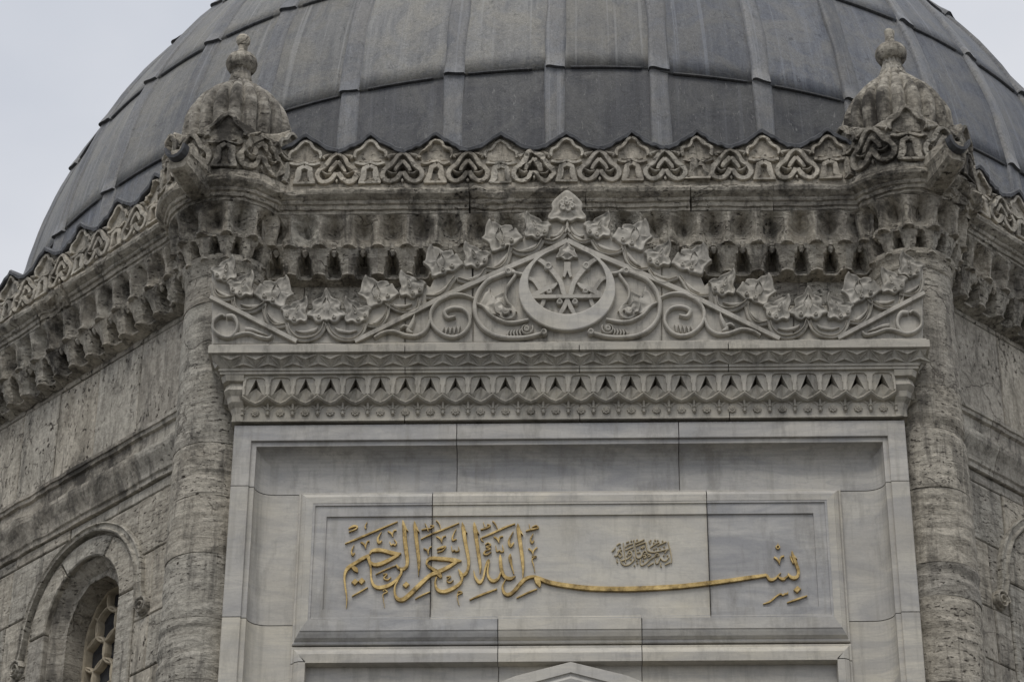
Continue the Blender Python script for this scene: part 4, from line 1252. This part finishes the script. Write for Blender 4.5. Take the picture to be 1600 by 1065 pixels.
dome_leaf(mb, [(886+x/6.26, 397+y/6.26) for x, y in PL], .03, lambda x, o, z: pm(x, o+.008, z), .7, 3); mb.build('leaf', M['marble_ped'], ped, smooth=True)
for mir in (False, True):
    for x, y, r in ((795, 310, 44), (803, 555, 30), (905, 660, 34)):
        X, Y = z9(x, y); X = 2*MIR-X if mir else X
        mb = MB(); disc(mb, X, ty(mir, X, Y), r/6.26, .036, pm, 14); mb.build('knob', M['marble_ped'], ped, smooth=True)
# big oval scrolls either side of the crescent
rib('scroll', [z9(590, 385)+(3,), z9(520, 382)+(6,), z9(440, 365)+(7,), z9(380, 370)+(8,), z9(300, 400)+(8,), z9(190, 455)+(8,), z9(110, 560)+(8.5,), z9(75, 680)+(8.5,), z9(90, 800)+(8.5,), z9(150, 900)+(8.5,), z9(260, 975)+(8,), z9(400, 1003)+(8,), z9(560, 1000)+(7.5,), z9(680, 975)+(7,), z9(745, 955)+(6,)], .032, 'round')
rib('scroll', [z9(100, 670)+(4,), z9(160, 700)+(5,), z9(250, 790)+(6,), z9(370, 845)+(6.5,), z9(480, 850)+(6.5,), z9(600, 825)+(5,)], .028, 'round')
rib('scroll', [z9(390, 335)+(5,), z9(450, 350)+(7,), z9(470, 390)+(6,), z9(430, 450)+(6,), z9(385, 520)+(6,), z9(375, 590)+(5,), z9(400, 660)+(5,), z9(450, 710)+(5,), z9(475, 755)+(6,)], .028, 'round')
BUD = [(150, 610), (175, 560), (205, 540), (215, 505), (235, 545), (240, 600), (270, 590), (330, 560), (385, 540), (390, 620), (430, 690), (470, 745), (470, 790), (440, 825), (385, 830), (330, 810), (290, 770), (240, 770), (180, 710), (120, 680)]
for mir in (False, True):
    def T(x, y):
        X, Y = z9(x, y); X = 2*MIR-X if mir else X; return X, ty(mir, X, Y)
    mb = MB(); dome_leaf(mb, [T(*p) for p in BUD], .026, pm, .5, 2)
    L3 = lambda x, o, z: pm(x, o+.014, z)
    SHELL = [(385, 832), (445, 815), (474, 765), (455, 715), (410, 695), (365, 690), (330, 650), (285, 660), (262, 690), (275, 725), (285, 760), (320, 775), (330, 810)]
    dome_leaf(mb, [T(*p) for p in SHELL], .02, L3, .7, 3)
    ribbon(mb, [T(345, 765)+(1.5,), T(370, 785)+(4,), T(400, 775)+(5,), T(412, 750)+(4,), T(440, 760)+(1.5,)], .016, lambda x, o, z: pm(x, o+.032, z), 'round', 4)
    mb.build('flower_bud', M['marble_ped'], ped, smooth=True)
    mb = MB(); sp = []
    for j in range(26):
        a = -.6+j/26*2.9*math.pi; rr = 64*(1-j/32); sp.append(T(580+math.cos(a)*rr, 915+math.sin(a)*rr*.95)+(4*(1-j/40),))
    ribbon(mb, sp, .03, pm, 'round', 2); disc(mb, *T(582, 917), 5.2, .03, pm, 12)
    for j in range(5): ribbon(mb, [T(400+j*32, 985-j*3)+(1.5,), T(395+j*30, 955-j*4)+(4.4,), T(420+j*28, 925-j*4)+(1.5,)], .02, pm, 'round', 3)
    mb.build('volute', M['marble_ped'], ped, smooth=True)
    mb = MB(); disc(mb, *T(750, 955), 5.6, .04, pm, 12); mb.build('knob', M['marble_ped'], ped, smooth=True)
    mb = MB(); disc(mb, *T(405, 362), 6, .04, pm, 12); mb.build('knob', M['marble_ped'], ped, smooth=True)
# S-scrolls left and right of the ovals, and the corner scrolls
rib('scroll', [(742, 470, 4), (722, 463, 6), (700, 465, 7), (682, 476, 7), (673, 492, 7), (676, 510, 7), (690, 524, 7), (708, 529, 7), (724, 523, 7), (734, 508, 6.5), (732, 494, 6), (722, 485, 6), (706, 484, 7), (695, 490, 8), (700, 499, 7), (712, 497, 4)], .03, 'round')
rib('scroll', [(585, 530, 5), (597, 523, 6), (614, 520, 6.5), (634, 526, 7), (652, 527, 7), (666, 518, 6.5), (672, 503, 6)], .03, 'round')
rib('curl_leaf', [(648, 494, 1.5), (646, 503, 7), (642, 512, 9), (638, 519, 9), (645, 523, 4)], .03, 'round')
rib('curl_leaf', [(626, 516, 4), (632, 512, 6), (640, 515, 6)], .03, 'round')
for j in range(5): rib('curl_leaf', [(690+j*6.5, 525-j*.5, 1.2), (691+j*6.5, 519-j*.8, 4.2), (695+j*6.2, 514-j*.6, 1.2)], .02, 'round')
rib('scroll', [(355, 497, 8), (365, 497, 9), (371, 507, 7), (370, 518, 6), (361, 529, 6), (347, 528, 6), (336, 520, 6), (333, 511, 6), (337, 501, 6), (347, 495, 6), (352, 498, 4)], .03, 'round')
rib('scroll', [(361, 529, 6), (376, 524, 6), (390, 523, 6), (405, 528, 6), (420, 531, 6), (426, 526, 4)], .03, 'round')
rib('curl_leaf', [(384, 516, 8), (394, 517, 7), (408, 522, 4), (418, 526, 2)], .024, 'round')

# ------------------------------------------------------------------ gold lettering
insc = MB(); YI = .092
im = pxmap(YI)
def G1(x, y): return (530+x/7.1, 805+y/7.1)
def G2(x, y): return (640+x/7.1, 805+y/7.1)
def G3(x, y): return (725+x/7.1, 805+y/7.1)
def G5(x, y): return (1180+x/9.68, 840+y/9.68)
def IDN(x, y): return (x, y)
MAIN = []
def st(T, sc, P, h=.016): MAIN.append(([T(x, y)+(w/sc,) for x, y, w in P], h))
s1 = 7.1
st(G1, s1, [(706, 62, 6), (716, 110, 34), (724, 180, 44), (730, 280, 46), (745, 400, 46), (757, 500, 40), (748, 572, 34), (705, 603, 38), (660, 590, 32), (636, 552, 10)])
st(G1, s1, [(730, 130, 24), (745, 160, 16), (768, 184, 3)])
st(G1, s1, [(690, 600, 30), (684, 660, 26), (620, 738, 32), (540, 788, 42), (440, 808, 42), (382, 778, 32), (356, 700, 22), (352, 600, 22), (340, 530, 32), (322, 468, 44)])
st(G1, s1, [(340, 440, 14), (362, 405, 30), (420, 392, 42), (490, 398, 42), (570, 420, 44), (640, 436, 46), (690, 428, 12)])
st(G1, s1, [(660, 445, 30), (560, 500, 40), (460, 545, 46), (390, 553, 40), (348, 525, 22)])
st(G1, s1, [(335, 450, 30), (270, 482, 40), (190, 530, 36), (110, 582, 42), (72, 635, 32), (60, 710, 22), (72, 820, 20), (86, 930, 14), (80, 1036, 3)])
st(G1, s1, [(135, 575, 12), (168, 595, 50), (190, 615, 50), (208, 640, 8)])
st(G1, s1, [(836, 75, 6), (842, 130, 40), (852, 220, 44), (866, 340, 42), (880, 460, 40), (885, 560, 32), (880, 680, 3)])
st(G1, s1, [(858, 140, 22), (872, 170, 14), (892, 198, 3)])
st(G1, s1, [(65, 320, 6), (200, 265, 19), (400, 180, 19), (650, 75, 8)], .012)
st(G1, s1, [(142, 902, 8), (230, 853, 15), (318, 803, 9)], .012); st(G1, s1, [(405, 662, 6), (520, 605, 13), (638, 560, 8)], .012)
for P in ([(312, 82, 4), (288, 130, 14), (298, 152, 16)], [(168, 335, 4), (138, 400, 15), (150, 445, 24), (176, 420, 6)], [(470, 190, 4), (430, 262, 20), (442, 305, 36), (478, 288, 6)], [(240, 305, 14), (280, 328, 22), (297, 378, 5)], [(293, 360, 8), (312, 300, 14), (338, 292, 12)], [(540, 185, 14), (580, 205, 20), (597, 245, 5)], [(592, 230, 8), (605, 180, 14), (638, 172, 12)],
          [(562, 300, 8), (578, 336, 14), (602, 325, 10), (618, 337, 16), (638, 312, 12), (610, 275, 8)], [(105, 155, 8), (160, 128, 26), (204, 132, 14), (180, 162, 12), (108, 192, 8)], [(490, 660, 8), (532, 660, 13), (495, 702, 13), (540, 722, 13), (576, 690, 5)], [(488, 845, 10), (505, 828, 12), (534, 852, 14), (488, 880, 12), (490, 930, 8), (506, 1028, 3)]): st(G1, s1, P, .012)
st(G2, s1, [(186, 545, 18), (205, 500, 34), (250, 482, 40), (330, 487, 42), (420, 494, 42), (510, 508, 50), (578, 512, 8)])
st(G2, s1, [(520, 525, 30), (430, 580, 40), (360, 615, 44), (300, 640, 50)])
st(G2, s1, [(186, 540, 22), (215, 575, 30), (275, 612, 40), (320, 650, 56), (352, 698, 30)])
st(G2, s1, [(310, 640, 50), (230, 672, 42), (140, 750, 46), (60, 828, 50), (-10, 895, 50), (-75, 940, 48), (-135, 930, 40), (-163, 870, 26), (-160, 790, 18), (-125, 725, 12), (-95, 675, 6)])
st(G2, s1, [(300, 690, 12), (285, 762, 24), (312, 832, 34), (380, 852, 40), (470, 822, 42), (550, 770, 32), (582, 712, 28), (572, 660, 42), (542, 606, 8)])
st(G2, s1, [(584, 86, 6), (594, 140, 40), (606, 220, 44), (622, 320, 40), (642, 420, 38), (656, 520, 34), (648, 605, 30), (618, 658, 36), (578, 672, 26)])
st(G2, s1, [(610, 160, 20), (622, 185, 14), (642, 208, 3)])
st(G2, s1, [(716, 85, 6), (724, 140, 40), (734, 220, 44), (752, 340, 40), (772, 480, 38), (785, 575, 30), (780, 655, 4)])
st(G2, s1, [(742, 165, 20), (756, 192, 14), (774, 216, 3)])
st(G2, s1, [(125, 270, 6), (250, 210, 17), (400, 152, 15), (550, 90, 8)], .012); st(G2, s1, [(62, 932, 6), (150, 885, 15), (228, 852, 8)], .012)
for P in ([(518, 155, 4), (482, 230, 15), (478, 280, 22), (522, 268, 8)], [(298, 240, 12), (340, 265, 18), (362, 315, 5)], [(358, 300, 8), (368, 250, 14), (404, 235, 12)], [(155, 375, 10), (195, 392, 16), (210, 445, 5)], [(206, 425, 8), (222, 368, 12), (246, 355, 10)], [(303, 382, 10), (360, 362, 26), (404, 352, 10), (368, 397, 14), (308, 416, 8)], [(465, 348, 8), (475, 402, 12), (500, 392, 10), (515, 408, 12), (550, 394, 12), (540, 355, 6)], [(132, 168, 8), (190, 155, 14), (232, 152, 10), (268, 125, 14), (228, 120, 8)], [(170, 95, 5), (195, 140, 10), (208, 185, 6)], [(294, 62, 5), (330, 100, 10), (345, 155, 5)], [(410, 688, 8), (456, 686, 12), (414, 732, 12), (450, 752, 11), (488, 724, 5)], [(528, 885, 8), (545, 848, 14), (584, 860, 14), (535, 886, 10), (530, 922, 8), (552, 1002, 4)]): st(G2, s1, P, .012)
st(G3, s1, [(598, 98, 6), (602, 150, 42), (612, 230, 46), (628, 340, 42), (645, 460, 40), (656, 590, 30), (652, 705, 4)])
st(G3, s1, [(628, 180, 20), (640, 205, 14), (656, 228, 3)])
st(G3, s1, [(108, 612, 5), (124, 690, 24), (172, 750, 38), (212, 705, 22), (236, 600, 22), (262, 520, 26), (280, 505, 16), (272, 560, 18), (262, 630, 22), (275, 695, 30), (322, 735, 38), (380, 708, 28), (408, 635, 14)])
st(G3, s1, [(402, 445, 12), (404, 500, 36), (415, 600, 38), (450, 685, 38), (515, 708, 38), (572, 680, 10)])
st(G3, s1, [(515, 435, 10), (512, 480, 40), (528, 560, 22), (555, 660, 10)])
st(G3, s1, [(462, 718, 8), (428, 795, 22), (446, 865, 34), (492, 887, 40), (552, 850, 40), (620, 770, 42), (690, 706, 38), (770, 686, 30), (830, 704, 40), (910, 738, 48), (995, 765, 50), (1105, 778, 50), (1400, 815, 52), (1650, 822, 52), (1900, 818, 52), (2200, 806, 52), (2500, 778, 50), (2750, 750, 46), (2960, 730, 40), (3350, 672, 36)])
MAIN.pop()
st(G3, s1, [(462, 718, 8), (428, 795, 22), (446, 865, 34), (492, 887, 40), (552, 850, 40), (620, 770, 42), (690, 706, 38), (770, 686, 30), (830, 704, 40), (910, 738, 48), (995, 762, 50)])
st(IDN, 1, [(862, 911.5, 6.8), (880, 914.8, 7.2), (919, 919.6, 7.6), (960, 921, 7.7), (1000, 920.4, 7.6), (1063, 916.8, 7.2), (1110, 911.5, 7), (1142, 907.5, 6.4), (1172, 903, 6), (1197, 899.5, 4.5)])
st(G3, s1, [(785, 700, 24), (815, 735, 64), (835, 775, 44), (840, 805, 4)])
st(G3, s1, [(180, 262, 8), (300, 210, 19), (450, 140, 19), (568, 98, 11)], .012); st(G3, s1, [(62, 942, 10), (200, 882, 20), (368, 820, 12)], .012); st(G3, s1, [(583, 922, 8), (700, 865, 17), (812, 820, 9)], .012)
for P in ([(548, 185, 6), (500, 282, 24), (516, 345, 36), (554, 308, 8)], [(768, 210, 6), (738, 270, 18), (755, 310, 20), (778, 282, 8)], [(332, 245, 16), (372, 270, 20), (390, 315, 5)], [(386, 300, 8), (398, 250, 16), (434, 238, 14)], [(352, 342, 8), (364, 405, 14), (395, 395, 10), (412, 410, 14), (438, 400, 14), (425, 338, 8)], [(236, 330, 12), (270, 312, 12), (296, 340, 16), (245, 358, 12), (292, 378, 14), (240, 400, 12), (222, 432, 20), (260, 440, 16), (304, 410, 8)], [(182, 165, 8), (240, 150, 17), (292, 122, 14), (258, 108, 10)], [(215, 85, 6), (235, 140, 10)], [(318, 72, 14), (352, 108, 12), (372, 155, 6)], [(686, 182, 8), (750, 162, 18), (824, 146, 14), (800, 120, 12), (755, 140, 10)], [(722, 105, 5), (738, 172, 10)], [(716, 372, 16), (752, 400, 18), (768, 445, 5)], [(764, 430, 8), (775, 392, 14), (812, 358, 12)], [(752, 462, 12), (802, 460, 15), (755, 490, 12), (770, 550, 12), (788, 638, 4)], [(190, 262, 14), (200, 285, 12), (218, 295, 6)]): st(G3, s1, P, .012)
s5 = 9.68
st(G5, s5, [(140, 560, 30), (178, 585, 40), (205, 628, 46), (250, 645, 48), (310, 618, 34), (362, 560, 12), (390, 540, 5)])
st(G5, s5, [(345, 595, 14), (380, 622, 40), (430, 632, 46), (482, 595, 26), (510, 555, 10)])
st(G5, s5, [(495, 550, 18), (530, 598, 46), (590, 616, 52), (640, 588, 48), (650, 505, 48), (618, 405, 48), (580, 315, 48), (560, 250, 34), (552, 205, 6)])
st(G5, s5, [(585, 285, 26), (608, 312, 16), (634, 334, 4)]); st(G5, s5, [(522, 280, 5), (545, 335, 22), (575, 400, 16)])
st(G5, s5, [(478, 988, 12), (640, 932, 28), (785, 883, 16)], .012)
st(G5, s5, [(118, 1008, 8), (220, 970, 24), (330, 882, 22), (385, 856, 22), (415, 875, 20), (450, 855, 24), (485, 850, 22), (492, 822, 10)], .012)
st(G5, s5, [(283, 300, 26), (335, 338, 30), (370, 415, 8)], .012); st(G5, s5, [(364, 390, 12), (385, 305, 26), (436, 284, 22)], .012)
st(G5, s5, [(340, 88, 4), (342, 120, 14), (312, 145, 18), (340, 175, 18), (368, 150, 18), (345, 120, 12)], .012)
first = None
for P, h in MAIN:
    GI = globals().get('GI', 0)+1
    mb = MB(); ribbon(mb, P, h+GI % 23*.00022, im, 'flat', 5)
    if first is None:
        first = bpy.data.objects.new('gold_inscription', None); COL.objects.link(first)
        first['label'] = 'large gold Arabic calligraphy mounted along the marble panel'; first['category'] = 'inscription'
        mb.build('gold_stroke', M['gold'], first)
    else: mb.build('gold_stroke', M['gold'], first)
for T, sc, x, y, r in ((G1, s1, 175, 745, 40), (G1, s1, 250, 735, 40), (G1, s1, 742, 777, 40), (G5, s5, 635, 790, 58)):
    X, Y = T(x, y); r = r/sc; mb = MB()
    P = [at(X+a*r, Y+b*r*.95, YI) for a, b in ((-1, .12), (.05, -1), (1, -.1), (-.02, 1))]
    slab(mb, [(p.x, p.z) for p in P], -.005, .016, frontmap(YI), .002); mb.build('gold_dot', M['gold'], first)
# the small inscription
SM = [[(1365, 165), (1385, 260), (1410, 350), (1440, 520), (1435, 655)], [(860, 180), (880, 300), (910, 380), (1000, 410), (1110, 402), (1250, 370), (1370, 338)], [(1370, 338), (1310, 400), (1290, 430)], [(930, 155), (955, 180), (955, 215)], [(960, 305), (1060, 235), (1165, 180)], [(1120, 265), (1220, 218), (1325, 168)],
      [(600, 150), (610, 280), (625, 420), (650, 520), (700, 548), (755, 512), (790, 430), (830, 385), (890, 440), (820, 450)], [(625, 205), (730, 165), (825, 120)], [(635, 272), (740, 225), (845, 190)], [(345, 195), (360, 320), (375, 450), (395, 600), (400, 650)], [(388, 292), (470, 240), (565, 210)], [(395, 358), (480, 318), (572, 278)],
      [(285, 560), (300, 640), (370, 702), (470, 690), (560, 620), (605, 550), (585, 500)], [(300, 600), (420, 565), (520, 500), (540, 440), (490, 375), (450, 440), (520, 440)], [(745, 560), (728, 640), (765, 710), (860, 660), (960, 570), (1060, 510), (1165, 480), (1110, 432), (1065, 490), (1130, 500)], [(905, 722), (970, 685), (1035, 648)], [(1295, 692), (1350, 665), (1410, 640)], [(1072, 560), (1085, 650), (1130, 665), (1165, 590), (1190, 540), (1235, 590), (1310, 605), (1385, 515)], [(145, 485), (200, 492), (235, 420), (240, 375), (300, 430), (320, 480), (270, 525), (240, 480)], [(215, 400), (300, 350)], [(88, 392), (140, 345), (165, 300)], [(198, 255), (240, 222), (285, 210)], [(785, 500), (830, 480), (865, 520), (800, 530), (850, 545)], [(900, 522), (975, 478), (930, 462), (895, 480)], [(740, 318), (800, 275), (825, 290), (770, 325)], [(1205, 650), (1190, 690), (1215, 745)], [(205, 560), (200, 620), (225, 640)]]
mb0 = None
for P in SM:
    Q = [(950+x/14.55, 835+y/14.55, 1.55) for x, y in P]
    GI += 1
    mb = MB(); ribbon(mb, Q, .009+GI % 23*.0002, im, 'flat', 4)
    if mb0 is None:
        mb0 = bpy.data.objects.new('small_inscription', None); COL.objects.link(mb0)
        mb0['label'] = 'small dull Arabic inscription above the long gold stroke'; mb0['category'] = 'inscription'
        mb.build('gold_stroke', M['gold_dull'], mb0)
    else: mb.build('gold_stroke', M['gold_dull'], mb0)
for x, y in ((660, 125), (570, 355), (430, 185), (460, 170), (530, 150), (590, 140), (1040, 190), (1130, 140), (970, 140), (1070, 130), (1240, 150), (680, 345), (1275, 280), (1180, 320), (1045, 335), (1095, 318), (680, 420), (720, 410), (800, 602), (1270, 482), (1350, 482), (600, 710), (650, 600), (665, 655), (520, 570), (275, 300), (300, 360), (435, 480)):
    mb = MB(); disc(mb, 950+x/14.55, 835+y/14.55, 1.5, .009, im, 7); mb.build('gold_dot', M['gold_dull'], mb0)
